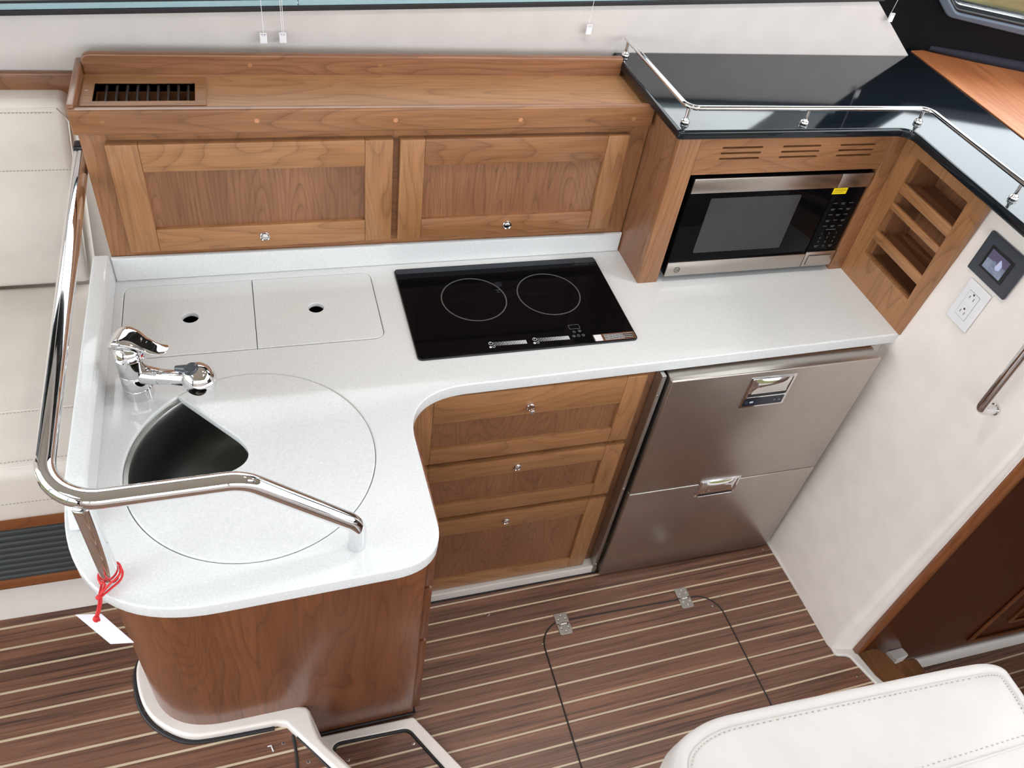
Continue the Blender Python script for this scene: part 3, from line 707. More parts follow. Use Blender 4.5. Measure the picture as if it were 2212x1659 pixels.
slab('border', [rrect(s0x + .024, s1x - .002, s0y + .002, s1y - .002, .001), rrect(s0x + .0246, s1x - .0026, s0y + .0026, s1y - .0026, .001)], CZ + .0003, CZ + .0005, plain('sticker_orange', srgb(190, 112, 62), .5), lb, bev=0)
slab('blank_square', [rrect(s0x + .003, s0x + .022, s0y + .002, s1y - .002, .001)], CZ + .0003, CZ + .0006, WHITEP, lb, bev=0)
R_ = []
for k in range(6):
    y = s1y - .005 - k * .0032; x = s0x + .028; end = s1x - (.006 if k % 2 == 0 else .03)
    while x < end:
        wd = random.uniform(.002, .007); R_.append((x, min(x + wd, end), y - .0005, y + .0006)); x += wd + .0012
bars('fine_print', R_, CZ + .0003, CZ + .0006, PRINT, lb)
text('brand_mark', 'KENYON', .0085, frameM((1.098, -.066, CZ + .0003), 'z'), BRANDM, ck, spacing=1.1)
for off in (0., .0035):
    ar = [(1.099 + .031 * math.cos(a) + off, -.0725 + .0145 * math.sin(a) + off * .5) for a in [math.radians(20 + 140 * k / 20) for k in range(21)]]
    ar2 = [(x, y - .0009) for x, y in ar[::-1]]
    slab('brand_arc', [ar + ar2], CZ + .0003, CZ + .0005, BRANDM, ck, bev=0)
dr = at(1076, 614, z=CZ)
slab('clear_sticker', [circ(dr.x, dr.y, .010, 28)], CZ, CZ + .0002, plain('clear_sticker', (.004, .007, .02), .2), ck, bev=0)

# ================================================================ shaker fronts
def latch(parent, x, y, z, r=.0115, out=.004, popped=False):
    """round chrome push-button latch facing -y"""
    lathe('latch_ring', [(r * .70, 0), (r * .74, .003), (r * .9, .0042), (r, .0028), (r * 1.02, 0)], (x, y, z), (0, -1, 0), CHROME, parent, seg=36)
    h = .019 if popped else .0035
    lathe('latch_button', [(r * .45, 0), (r * .45, h * .6), (r * .62, h * .75), (r * .64, h), (r * .5, h + .001), (0, h + .0015)], (x, y - .0, z), (0, -1, 0), CHROME, parent, seg=32)
def shaker(name, parent, x0, x1, z0, z1, yf, ix0, ix1, iz0, iz1, tones=('light', 'light', 'red'), seed=0, th=.02, pn_axis='z', label=None):
    """framed front facing -y with its face at yf"""
    p = box(name, ix0 - .006, ix1 + .006, yf + .0095, yf + th, iz0 - .006, iz1 + .006, wood(tones[2], pn_axis, seed + 1, rings=24), parent, bev=0, label=label)
    for k, (a, b_) in enumerate(((x0, ix0), (ix1, x1))):
        box('stile', a, b_, yf, yf + th, z0, z1, wood(tones[0], 'z', seed + 2 + k), p, bev=.0022)
    for k, (a, b_) in enumerate(((z0, iz0), (iz1, z1))):
        box('rail', ix0, ix1, yf + .0002, yf + th, a, b_, wood(tones[1], 'x', seed + 5 + k), p, bev=.0018)
    return p
# upper cabinet
uc = thing('wall_cabinet', (.6, .02, .965), 'low cherry wall cabinet with two flap doors behind the worktop', 'cabinet')
slab('face_frame', [[(-.019, .962), (1.222, .955), (1.222, 1.300), (-.019, 1.300)]], -.018, .0, wood('mid', 'x', 3), uc, frame='-y', bev=.001)
box('end_stile', -.019, .030, -.0012, .0, .966, 1.268, wood('mid', 'z', 9), uc, bev=0)
box('end_panel', -.019, .0, .018, .215, .90, 1.300, wood('mid', 'z', 12), uc, bev=.001)
d = shaker('door', uc, .026, .604, .984, 1.247, -.02, .087, .542, 1.042, 1.184, ('light', 'light', 'red'), 21)
latch(d, .314, -.02, 1.012)
d = shaker('door', uc, .6195, 1.170, .982, 1.246, -.02, .676, 1.115, 1.037, 1.181, ('light', 'mid', 'red'), 33)
latch(d, .893, -.02, 1.010)
box('end_stile', 1.176, 1.222, -.0012, .0, .958, 1.268, wood('mid', 'z', 16), uc, bev=0)

# fiddled shelf on top of the cabinet
sh = thing('fiddle_shelf', (.6, .09, 1.285), 'long cherry shelf with raised edges and a black-slotted vent', 'shelf')
SZ = 1.305
vx0, vx1, vy0, vy1 = .012, .205, .046, .128
slab('shelf_board', [[(-.012, -.004), (1.222, -.004), (1.222, .168), (-.012, .168)], [(vx0, vy0), (vx1, vy0), (vx1, vy1), (vx0, vy1)]], SZ - .018, SZ, wood('shelf', 'x', 41, rings=13), sh, bev=0)
box('front_rail', -.024, 1.216, -.0225, -.004, 1.270, 1.322, wood('mid', 'x', 44), sh, bev=.004, seg=3)
bb = rpoly([(-.012, 1.300), (1.201, 1.300), (1.201, 1.349), (-.012, 1.349)], [0, 0, .004, .022])
slab('back_rail', [bb], -.186, -.168, wood('red', 'x', 47, rings=16), sh, frame='-y', bev=.004)
box('end_rail', -.026, -.012, -.012, .20, 1.270, 1.328, wood('red', 'y', 50), sh, bev=.004, seg=3)
for u, v in ((220, 262), (555, 261), (855, 260), (1125, 259), (1369, 257)):
    p = at(u, v, y=-.0225)
    lathe('wood_plug', [(0, .0004), (.0048, .0004), (.005, 0)], (p.x, -.0225, p.z), (0, -1, 0), PLUG if u in (555, 855, 1125) else wood('light', 'x', 3), sh, seg=20)
for u, v in ((540, 141), (821, 142)):
    p = at(u, v, y=.168)
    lathe('wood_plug', [(0, .0004), (.0045, .0004), (.0048, 0)], (p.x, .168, p.z), (0, -1, 0), wood('light', 'x', 3), sh, seg=20)
vt = put('vent_frame', slab_mesh([rrect(-.010, .2275, .026, .153, .001), [(vx0, vy0), (vx1, vy0), (vx1, vy1), (vx0, vy1)]], SZ, SZ + .0025, 'z', .001), wood('light', 'x', 53), sh)
bm = bmesh.new()
bm_box(bm, vx0, vx1, vy0, vy1, SZ - .045, SZ - .043)
put('vent_bottom', mesh_from_bm(bm), BLACKV, vt)
for nme, a in (('vent_wall', (vx0 - .004, vx0, vy0, vy1)), ('vent_wall', (vx1, vx1 + .004, vy0, vy1)), ('vent_wall', (vx0, vx1, vy0 - .004, vy0)), ('vent_wall', (vx0, vx1, vy1, vy1 + .004))):
    box(nme, a[0], a[1], a[2], a[3], SZ - .045, SZ - .001, wood('mid', 'x', 55), vt, bev=0)
for k in range(9):
    xk = vx0 + .022 + k * .0197
    tube('vent_fin', [(xk, vy1 - .001, SZ - .006), (xk - .001, vy0, SZ - .010)], .0034, BLACKP, vt, seg=10)
box('vent_lever', .185, .196, .052, .060, SZ - .014, SZ - .006, BLACKP, vt)
for x in (-.001, .218): box('staple', x - .003, x + .003, .089, .091, SZ + .0025, SZ + .0032, CHROME, sh, bev=0)

# cherry cap along the hull behind the settee
lc = box('ledge_cap', -1.6, -.026, .207, .224, 1.240, 1.288, wood('red', 'x', 58), bev=.004)
tag(lc, 'reddish cherry ledge cap running behind the settee backrest', 'trim board')

# ================================================================ microwave cabinet
mc = thing('microwave_cabinet', (1.53, .0, H), 'cherry cabinet with slotted header built around the microwave', 'cabinet')
XM0, XM1 = 1.279, 1.806
box('side_panel', 1.2242, 1.2435, -.132, .222, H, 1.3175, wood('red', 'z', 61, rings=18), mc, bev=.001)
box('front_stile', 1.2235, XM0, -.152, -.132, H, 1.3175, wood('mid', 'z', 64), mc, bev=.002)
box('front_stile', XM1, 1.849, -.152, -.132, H, 1.3175, wood('mid', 'z', 67), mc, bev=.002)
slots = []
for (cx0, cx1) in ((1.339, 1.446), (1.500, 1.606), (1.660, 1.763)):
    for zz in (1.2845, 1.2705, 1.2565): slots.append(rrect(cx0, cx1, zz - .0024, zz + .0024, .0022, 4))
slab('vent_header', [[(XM0, 1.216), (XM1, 1.216), (XM1, 1.3175), (XM0, 1.3175)]] + slots, .134, .1515, wood('mid', 'x', 70), mc, frame='-y', bev=.0)
box('inner_back', XM0, XM1, .20, .215, H, 1.3175, BLACKV, mc, bev=0)
box('inner_baffle', XM0, XM1, -.10, -.095, 1.222, 1.3175, wood('dark', 'x', 3), mc, bev=0)
box('inner_side', XM0 - .012, XM0 - .002, -.130, .20, H, 1.3175, BLACKV, mc, bev=0)
box('inner_side', XM1 + .002, XM1 + .012, -.130, .20, H, 1.3175, BLACKV, mc, bev=0)

mw = thing('microwave', (1.545, -.02, H + .012), 'black and stainless built-in microwave with yellow sticker on its keypad', 'microwave')
MY = -.153
X0, X1, XD = 1.2935, 1.7985, 1.7045
Z0, Z1 = .919, 1.206
box('body', X0 + .004, X1 - .004, -.12, .18, Z0 + .002, Z1 - .002, BLACKP, mw, bev=.003)
box('door', X0, XD - .0008, MY + .002, -.12, Z0, Z1, BLACKG, mw, bev=.003)
box('control_panel', XD + .0008, X1, MY + .002, -.12, Z0, Z1, BLACKG, mw, bev=.003)
box('top_trim', X0, XD - .0008, MY - .002, MY + .003, 1.166, Z1, STEEL, mw, bev=.0016)
box('top_trim', XD + .0008, X1, MY - .002, MY + .003, 1.166, Z1, STEEL, mw, bev=.0016)
box('bottom_trim', X0, XD - .0008, MY - .002, MY + .003, Z0, .962, STEEL, mw, bev=.0016)
box('bottom_trim', XD + .0008, X1, MY - .002, MY + .003, Z0, .967, STEEL, mw, bev=.0016)
slab('open_button', [rrect(1.716, 1.786, .927, .956, .001)], .155, .1575, STEEL, mw, frame='-y', bev=.0008)
slab('button_groove', [rrect(1.7145, 1.7875, .9255, .9575, .001), rrect(1.716, 1.786, .927, .956, .001)], .155, .1555, PRINTK, mw, frame='-y', bev=0)
slab('door_window', [rrect(1.356, 1.612, .987, 1.149, .004)], -MY - .002, -MY - .0014, plain('door_mesh', (.028, .031, .033), .18), mw, frame='-y', bev=0)
y_ = at(1818, 414, y=MY)
st_ = slab('yellow_sticker', [rrect(1.7005, 1.7425, 1.146, 1.164, .0005)], -MY - .0018, -MY - .0012, YELL, mw, frame='-y', bev=0)
bars('sticker_print', [(1.705, 1.738, 1.1565, 1.1585), (1.705, 1.732, 1.151, 1.153)], -MY - .0012, -MY - .0008, plain('sticker_print', srgb(196, 160, 10), .6), mw, frame='-y')
# keypad
KEYM = plain('key_grey', srgb(86, 88, 96), .5)
keys = [['', 'POP', ''], ['', '', ''], ['', '', ''], ['', '', ''], ['', '', '']]
rectk = []
for r in range(5):
    for c in range(3):
        zc = 1.118 - r * .0175; xc = 1.727 + c * .0235
        rectk.append((xc - .006, xc + .006, zc - .0008, zc + .0008))
        if (r + c) % 2: rectk.append((xc - .0045, xc + .0045, zc - .004, zc - .0026))
rectk.append((1.735, 1.765, 1.0355, 1.0375))
bars('key_print', rectk, -MY - .0018, -MY - .0012, KEYM, mw, frame='-y')
num = ['1', '2', '3', '4', '5', '6', '7', '8', '9']
for k, s in enumerate(num):
    text('key_number', s, .009, frameM((1.728 + (k % 3) * .0225, MY + .0012, 1.024 - (k // 3) * .0135), '-y'), KEYM, mw)
text('key_number', '0', .009, frameM((1.7505, MY + .0012, .9835), '-y'), KEYM, mw)
bars('key_print', [(1.722, 1.734, .984, .9858), (1.724, 1.732, .980, .9815), (1.767, 1.779, .984, .9858), (1.769, 1.777, .980, .9815)], -MY - .0018, -MY - .0012, KEYM, mw, frame='-y')
lg = at(1462, 583, y=MY - .002)
lg.y = MY - .002
slab('brand_badge', [circ(lg.x, lg.z, .0088, 40), circ(lg.x, lg.z, .0076, 40)], -lg.y, -lg.y + .0004, PRINTK, mw, frame='-y', bev=0)
text('brand_letters', 'GE', .0095, frameM((lg.x, lg.y - .0003, lg.z), '-y'), PRINTK, mw, shear=.25)
for a in (20, 110, 200, 290):
    q = circ(lg.x, lg.z, .0066, 9, a, a + 55); q2 = circ(lg.x, lg.z, .0059, 9, a + 55, a)
    slab('brand_badge', [q + q2], -lg.y, -lg.y + .0004, PRINTK, mw, frame='-y', bev=0)

# ================================================================ cubby shelf unit
cu_ = thing('cubby_rack', (1.87, -.29, H), 'cherry rack with open cubbies standing between microwave and white bulkhead', 'rack')
CX = 1.849
fy = lambda y: -y
o_loops = [[(.152, H), (.436, H), (.452, 1.3175), (.152, 1.3175)]]
holes = [(1.209, 1.277), (1.150, 1.180), (1.062, 1.130), (.992, 1.036)]
slab('face_frame', [rpoly([(.132, H + .0), (.432, H + .0), (.450, 1.3175), (.132, 1.3175)], 0), [(.200, .990), (.398, .990), (.400, 1.277), (.208, 1.277)]], -1.867, -CX, wood('light', 'z', 73), cu_, frame='-x', bev=0)
box('side_panel', 1.867, 1.97, -.155, -.14, H, 1.3175, wood('light', 'z', 76), cu_, bev=0)
box('cubby_wall', 1.867, 1.955, -.41, -.398, .96, 1.30, wood('red', 'z', 77), cu_, bev=0)
box('cubby_wall', 1.867, 1.955, -.208, -.196, .96, 1.30, wood('red', 'z', 78), cu_, bev=0)
box('cubby_back', 1.950, 1.958, -.41, -.196, .96, 1.30, wood('red', 'z', 79), cu_, bev=0)
for (za, zb, out) in ((1.180, 1.208, 0.), (1.132, 1.150, .0), (1.036, 1.062, 0.)):
    box('lip', CX + .001, CX + .010, -.400, -.198, za, zb, wood('light', 'y', 81), cu_, bev=.002)
for zz in (1.192, 1.048, .982): box('cubby_shelf', CX + .012, 1.952, -.400, -.198, zz - .004, zz + .004, wood('red', 'y', 83), cu_, bev=0)
box('cubby_shelf', CX + .012, 1.952, -.400, -.198, 1.278, 1.286, wood('red', 'y', 83), cu_, bev=0)

# ================================================================ black counter and gallery rail
BZ = 1.34
bt = [(1.197, .2245), (1.204, -.174)] + [(1.815, -.180), (1.812, -.60), (1.80, -1.10), (2.2, -1.10)]
q = at(2212, 150, z=BZ)
e_far = PA + d1 * 1.1
bt += [(e_far.x - .0, e_far.y), (PA.x + .004, PA.y), (2.085, .2245)]
bt = rpoly(bt, [0, .012, .035, 0, 0, 0, 0, 0, 0])
o = slab('raised_counter', [bt], BZ - .022, BZ, BLACKS, bev=.006, res=4)
tag(o, 'glossy black raised countertop wrapping over the microwave cabinet', 'countertop')
wd_l = xy([(1968, 111), (2000, 110), (2212, 153)], BZ) + [(e_far.x - .05, e_far.y)] + [(2.02, -1.05)]
p1 = at(1968, 110, z=BZ); p2 = at(2212, 300, z=BZ); dd_ = (p2 - p1); wd_l[-1] = tuple((p1 + dd_ * 2.1))[:2]
o = slab('dashboard_board', [wd_l], BZ, BZ + .003, wood('dash', 'y', 90, rough=.5, rings=8, coat=.05), bev=.001)
tag(o, 'orange-brown varnished wood dashboard panel beside the black countertop', 'board')
bd = [PA + d1 * .12 - Vector((.012, .02, 0)), PA + d1 * 1.1 - Vector((.0, .03, 0))]
rollp = [at(2008, 102, z=BZ + .016), at(2212, 143, z=BZ + .016)]
rr_dir = rollp[1] - rollp[0]
o = tube('dash_roll', [rollp[0], rollp[0] + rr_dir * .5, rollp[1], rollp[1] + rr_dir * 1.2], .016, plain('navy_vinyl', (.006, .007, .018), .8), radii=[.008, .014, .015, .015], seg=16)
tag(o, 'dark navy padded roll along the foot of the windscreen', 'padding')

gr = thing('gallery_rail', (1.53, -.15, BZ), 'thin polished steel fiddle rail on posts around the black countertop', 'rail')
gz = BZ + .040
bases = [at(1350, 122, z=BZ), at(1479, 266, z=BZ), at(1736, 268, z=BZ), at(1982, 266, z=BZ), at(2187, 430, z=BZ)]
g0, g1, g3, g4 = bases[0], bases[1], bases[3], bases[4]
c1 = Vector((g1.x - .006, g1.y - .008, gz)); c3 = Vector((g3.x + .006, g3.y - .006, gz))
e0 = Vector((g0.x, g0.y + .014, gz)); e4 = Vector((g4.x, g4.y, gz)); e4b = e4 + (e4 - c3).normalized() * .35
tube('rail', fillet3([e0, c1, c3, e4b], [0, .028, .028, 0], 12), .0056, CHROME, gr, seg=20)
for b_ in bases:
    ps = lathe('post', [(.0, .001), (.0043, .001), (.0043, .036)], (b_.x, b_.y, BZ), (0, 0, 1), CHROME, gr, seg=20)
    lathe('post_base', [(0, 0), (.0092, 0), (.0100, .002), (.0098, .006), (.0085, .008), (.006, .009), (.0046, .013)], (b_.x, b_.y, BZ + .0002), (0, 0, 1), CHROME, ps, seg=32)

# ================================================================ big handrail on the worktop
hr_ = thing('handrail', (.2, -.8, H), 'thick chrome tube handrail bent around the sink end of the worktop', 'handrail')
RR = .0158
A0 = at(771, 1178, z=H)
P_ = [Vector((A0.x, A0.y, H)), Vector((A0.x + .002, A0.y - .002, .968)), Vector((.243, -.798, 1.112)), Vector((-.062, -.803, 1.112))]
P_ += [at(163, 335, y=.045) + Vector((-.012, 0, 0))]
P_[3] = Vector((-.040, -.800, 1.112)); P_[4] = at(177, 330, x=-.037)
tube('top_tube', fillet3(P_, [0, .045, .07, .085, 0], 14), RR, CHROME, hr_, seg=36)
tube('post', [Vector((.015, -.803, H)), Vector((.015, -.801, 1.105))], RR * .95, CHROME, hr_, seg=36)
box('rail_bracket', -.050, -.020, P_[-1].y - .012, P_[-1].y + .02, P_[-1].z - .016, P_[-1].z + .020, BLACKP, hr_, bev=.005)

# red cord and white card tied to the post
tg = thing('hang_tag', (.0, -.83, H), 'blank white card hung on a red cord from the handrail post', 'tag')
pc_ = Vector((.015, -.803, 0))
rc = .0019
def loop_around(z0, tilt, r=RR + .0022, a0=0, a1=360, n=30):
    return [Vector((pc_.x + r * math.cos(math.radians(a)), pc_.y + r * math.sin(math.radians(a)), z0 + tilt * math.cos(math.radians(a - 20)))) for a in [a0 + (a1 - a0) * k / n for k in range(n + 1)]]
kn = at(214, 1291, z=H + .006)
k2 = at(212, 1318, z=H + .0035)
edge = at(211, 1322, z=H)
l1 = [kn + Vector((.001, .001, 0))] + loop_around(H + .022, .006, a0=250, a1=-80) + [kn + Vector((-.001, 0, .001))]
l2 = [kn + Vector((.0, -.001, .002))] + loop_around(H + .010, .004, a0=215, a1=-60) + [kn + Vector((.002, 0, .0))]
hole = Vector((edge.x - .004, edge.y - .006, H - .018))
l3 = [kn, (kn + k2) / 2 + Vector((.001, 0, .002)), Vector((edge.x, edge.y, H + .002)), Vector((edge.x - .004, edge.y - .005, H - .006)), hole]
tube('cord', l1, rc, REDC, tg, seg=10); tube('cord', l2, rc, REDC, tg, seg=10)
tube('cord', l3, rc, REDC, tg, seg=10); tube('cord', [p + Vector((.003, .001, 0)) for p in l3], rc, REDC, tg, seg=10)
bm = bmesh.new(); bmesh.ops.create_icosphere(bm, subdivisions=3, radius=.0052)
bmesh.ops.scale(bm, vec=(1, .9, .8), verts=bm.verts[:]); bmesh.ops.translate(bm, vec=kn + Vector((0, 0, .001)), verts=bm.verts[:])
put('knot', mesh_from_bm(bm, True), REDC, tg)
bm = bmesh.new(); bmesh.ops.create_icosphere(bm, subdivisions=3, radius=.0055)
bmesh.ops.scale(bm, vec=(.9, .9, 1.3), verts=bm.verts[:]); bmesh.ops.translate(bm, vec=Vector((edge.x - .004, edge.y - .006, H - .010)), verts=bm.verts[:])
put('knot', mesh_from_bm(bm, True), REDC, tg)
# card: hangs as a thin rectangle
zc = H - .018
K1 = at(163, 1328, z=zc); K2 = at(219, 1326, z=zc); K3 = at(290, 1388, z=zc - .055); K4 = at(239, 1391, z=zc - .055)
nn = (K2 - K1).cross(K4 - K1).normalized() * .0004
poly_prism('card', [K1 + nn, K2 + nn, K3 + nn, K4 + nn], [K1 - nn, K2 - nn, K3 - nn, K4 - nn], CARD, tg)

# ================================================================ lower galley fronts
dc = thing('drawer_cabinet', (.87, -.25, 0), 'cherry base cabinet with three shaker drawers left of the fridge', 'cabinet')
box('face_frame', .565, 1.180, -.423, -.405, .036, H - .033, wood('red', 'z', 101), dc, bev=.001)
box('carcass', .575, 1.170, -.405, .0, .036, H - .058, wood('red', 'z', 103), dc, bev=0)
YD = -.443
DZ = .0065
zt = lambda u, v: at(u, v, y=YD).z
drs = [(.638, .868, .690, .781, 'red', .806, .862, True), (.409, .620, .463, .563, 'red', .584, .860, False), (.044, .391, .096, .322, 'red', .351, .860, False)]
for k, (z0, z1, i0, i1, tn, kz, kx, pop) in enumerate(drs):
    z0, z1, i0, i1, kz = [q_ - DZ for q_ in (z0, z1, i0, i1, kz)]
    d = shaker('drawer', dc, .572, 1.146, z0, z1, YD, .632, 1.094, i0, i1, ('light', 'light', 'red'), 110 + 9 * k)
    latch(d, kx, YD, kz, r=.0105, popped=pop)

# peninsula base
pn = thing('peninsula_cabinet', (.26, -.6, 0), 'dark cherry peninsula cabinet with rounded corner under the sink', 'cabinet')
pl_ = rpoly([(.558, -.772), (-.050, -.775), (-.062, -.28), (.558, -.28)], [.006, .17, 0, 0], n=18)
bl = [(x, y, 0.002) for x, y in pl_]; tl = [(x, y, H - .033) for x, y in pl_]
bm = bmesh.new(); A_ = [bm.verts.new(p) for p in bl]; B_ = [bm.verts.new(p) for p in tl]
inner = [(x * .96 + .252 * .04, y * .97 - .52 * .03) for x, y in pl_]
A2 = [bm.verts.new((x, y, .002)) for x, y in inner]; B2 = [bm.verts.new((x, y, H - .033)) for x, y in inner]
for k in range(len(A_)):
    j = (k + 1) % len(A_)
    bm.faces.new((A_[k], A_[j], B_[j], B_[k])); bm.faces.new((A2[j], A2[k], B2[k], B2[j])); bm.faces.new((B_[k], B_[j], B2[j], B2[k])); bm.faces.new((A_[j], A_[k], A2[k], A2[j]))
put('curved_panel', autosmooth(mesh_from_bm(bm), 30), wood('deep', 'z', 131, rings=12, rough=.3, coat=.5), pn)
for (za, zb) in ((.04, .40), (.41, .63), (.64, .86)):
    box('drawer_edge', .556, .5755, -.768, -.46, za, zb, wood('deep', 'z', 132), pn, bev=.004)
tube('gasket', [(.312, -.777, .022), (.45, -.7755, .022), (.556, -.775, .022)], .0035, RUBBER, pn, seg=8)
box('gasket_strip', .560, .566, -.765, -.60, .001, .006, RUBBER, pn, bev=0)

# refrigerator
fg = thing('refrigerator', (1.49, -.2, 0), 'stainless steel two-drawer refrigerator under the worktop', 'refrigerator')
FYY = -.472
box('cabinet_box', 1.190, 1.796, -.408, -.02, .012, .850, BLACKP, fg, bev=.002)
box('side_flange', 1.1765, 1.1875, -.456, -.425, .006, H - .034, STEELS, fg, bev=.001)
for z in (.05, .43, .80): lathe('flange_screw', [(0, .001), (.003, .0008), (.0034, 0)], (1.182, -.456, z), (0, -1, 0), CHROME, fg, seg=16)
box('drip_trim', 1.194, 1.80, -.425, -.41, .863, H - .033, wood('mid', 'x', 141), fg, bev=0)
fz = at(1355, 1057, y=FYY).z
def front_panel(name, z0, z1):
    bm = bmesh.new(); bm_box(bm, 1.1965, 1.791, FYY, -.412, z0, z1, .0035, 3)
    return put(name, autosmooth(mesh_from_bm(bm)), STEEL, fg)
zf_top = .862
dtop = front_panel('upper_drawer', .4225, zf_top); dbot = front_panel('lower_drawer', .010, .4195)
def pull(parent, x0, x1, z0, z1, display=False):
    zc0 = z0 if not display else z0 + (z1 - z0) * .34
    slab('handle_plate', [rrect(x0, x1, z0, z1, .004)], -FYY, -FYY + .0018, CHROME, parent, frame='-y', bev=.0008)
    # scooped grip
    bm = bmesh.new(); nx, nz = 14, 12; g = []
    xa, xb, za, zb = x0 + .010, x1 - .010, zc0 + .010, z1 - .008
    for i in range(nz + 1):
        row = []
        for j in range(nx + 1):
            s = i / nz; t = j / nx
            dep = .011 * (math.sin(PI * min(1, max(0, t))) ** .35) * (math.sin(PI * (s ** .7)) ** .8)
            row.append(bm.verts.new((xa + (xb - xa) * t, FYY - .0022 + dep * .0 - .006 * math.sin(PI * s ** 1.6) * (math.sin(PI * t) ** .3), za + (zb - za) * s)))
        g.append(row)
    for i in range(nz):
        for j in range(nx): bm.faces.new((g[i][j], g[i][j + 1], g[i + 1][j + 1], g[i + 1][j]))
    put('handle_grip', mesh_from_bm(bm, True), CHROME, parent)
    slab('handle_slot', [rrect(xa, xb, zc0 + .003, zc0 + .012, .002)], -FYY + .0018, -FYY + .0024, BLACKP, parent, frame='-y', bev=0)
    slab('handle_rim', [rrect(x0 + .007, x1 - .007, zc0 + .001, z1 - .005, .003), rrect(x0 + .0095, x1 - .0095, zc0 + .003, z1 - .0075, .003)], -FYY + .0015, -FYY + .004, CHROME, parent, frame='-y', bev=.0008)
    if display:
        slab('display', [rrect(x0 + .008, x1 - .008, z0 + .006, zc0 - .004, .002)], -FYY + .0018, -FYY + .0026, plain('display_black', (.01, .015, .03), .12), parent, frame='-y', bev=0)
        zc = (z0 + .006 + zc0 - .004) / 2
        bars('display_mark', [(x0 + .026, x0 + .036, zc - .003, zc + .003)], -FYY + .0026, -FYY + .0029, PRINT, parent, frame='-y')
        slab('display_mark', [circ(x0 + .017, zc, .0042, 20), circ(x0 + .017, zc, .0034, 20)], -FYY + .0026, -FYY + .0029, PRINTD, parent, frame='-y', bev=0)
        for dx, sg in ((.098, -1), (.112, 1)):
            slab('display_mark', [[(x0 + dx - .004, zc - .003 * sg), (x0 + dx + .004, zc - .003 * sg), (x0 + dx, zc + .004 * sg)]], -FYY + .0026, -FYY + .0029, PRINTD, parent, frame='-y', bev=0)
hA = at(1625, 815, y=FYY); hB = at(1722, 808, y=FYY); hC = at(1690, 872, y=FYY)
pull(dtop, hA.x, hB.x, (at(1597, 880, y=FYY).z + hC.z) / 2 + .001, (hA.z + hB.z) / 2 + .002, True)
hA = at(1515, 1037, y=FYY); hB = at(1600, 1030, y=FYY)
pull(dbot, hA.x, hB.x, at(1510, 1072, y=FYY).z, (hA.z + hB.z) / 2 + .002)

# ================================================================ bulkhead fittings
def wx(z): return 1.808 + .066 * z / 1.3
def wall_frame(yc, zc):
    """frame on the leaning bulkhead: u = -y, v = up the wall, w out of it"""
    t = Vector((.066 / 1.3, 0, 1)).normalized(); u = Vector((0, -1, 0)); n = u.cross(t)
    M = Matrix.Identity(4)
    for i in range(3): M[i][0] = u[i]; M[i][1] = t[i]; M[i][2] = n[i]
    M[0][3] = wx(zc); M[1][3] = yc; M[2][3] = zc
    return M
def wallp(u, v):
    n = Vector((-1, 0, .066 / 1.3)).normalized(); return plane_at(u, v, Vector((1.808, 0, 0)), n)
o1, o2, o3, o4 = [wallp(u, v) for u, v in ((2098, 600), (2145, 637), (2089, 720), (2044, 680))]
oc = (o1 + o2 + o3 + o4) / 4
ou = thing('power_outlet', oc, 'white double socket outlet on the bulkhead below the dark monitor', 'outlet')
OM = wall_frame(oc.y, oc.z)
hw, hh = abs(o1.y - o2.y) / 2, abs(o1.z - o4.z) / 2
slab('cover_plate', [rrect(-hw, hw, -hh, hh, .003)], 0, .005, WHITEP, ou, M4=OM, bev=.003)
slab('outlet_face', [rrect(-.0165, .0165, -.033, .033, .001)], .004, .0065, WHITEP, ou, M4=OM, bev=.0008)
slab('face_gap', [rrect(-.0172, .0172, -.0337, .0337, .001), rrect(-.0165, .0165, -.033, .033, .001)], .005, .0053, PRINTD, ou, M4=OM, bev=0)
R_ = []
for zc in (.020, -.020):
    R_ += [(-.0075, -.006, zc - .003, zc + .004), (.0055, .007, zc - .0035, zc + .0045)]
bars('socket_slot', R_, .0065, .0068, PRINTK, ou, M4=OM)
for zc in (.030, -.010): slab('socket_ground', [circ(0, zc + .0, .0026, 16)], .0065, .0068, PRINTK, ou, M4=OM, bev=0)
bars('test_button', [(-.008, .008, .001, .0055), (-.008, .008, -.0055, -.001)], .0062, .0074, WHITEP, ou, M4=OM)
for zc in (.047, -.047): slab('plate_screw', [circ(0, zc, .003, 16)], .005, .0056, WHITEP, ou, M4=OM, bev=.0002)

a_, b_2, c_ = wallp(2140, 507), wallp(2095, 570), wallp(2172, 636)
mo = thing('monitor_panel', (a_ + c_) / 2, 'square charcoal control panel with a small lit screen on the bulkhead', 'control panel')
cy_, cz_ = (b_2.y + wallp(2230, 570).y) / 2, (b_2.z + wallp(2222, 560).z) / 2
cc = Vector(((a_.x + c_.x) / 2, -.5445, 1.209)); MM = wall_frame(cc.y, cc.z)
slab('bezel', [rrect(-.062, .062, -.052, .050, .004)], 0, .009, GREYP, mo, M4=MM, bev=.004)
slab('screen_rim', [rrect(-.036, .036, -.030, .028, .002)], .009, .0105, BLACKP, mo, M4=MM, bev=.0005)
sm, nt, b = newmat('lit_screen'); b.inputs['Base Color'].default_value = (.05, .06, .09, 1)
tcs = N(nt, 'ShaderNodeTexCoord'); ns = N(nt, 'ShaderNodeTexNoise'); ns.inputs['Scale'].default_value = 24
nt.links.new(tcs.outputs['Object'], ns.inputs['Vector']); rs = ramp(nt, [(.35, srgb(96, 104, 124)), (.65, srgb(150, 160, 178))]); nt.links.new(ns.outputs['Fac'], rs.inputs['Fac'])
nt.links.new(rs.outputs['Color'], b.inputs['Emission Color']); b.inputs['Emission Strength'].default_value = .75; b.inputs['Roughness'].default_value = .1
slab('screen', [rrect(-.029, .027, -.024, .022, .0005)], .0105, .011, sm, mo, M4=MM, bev=0)
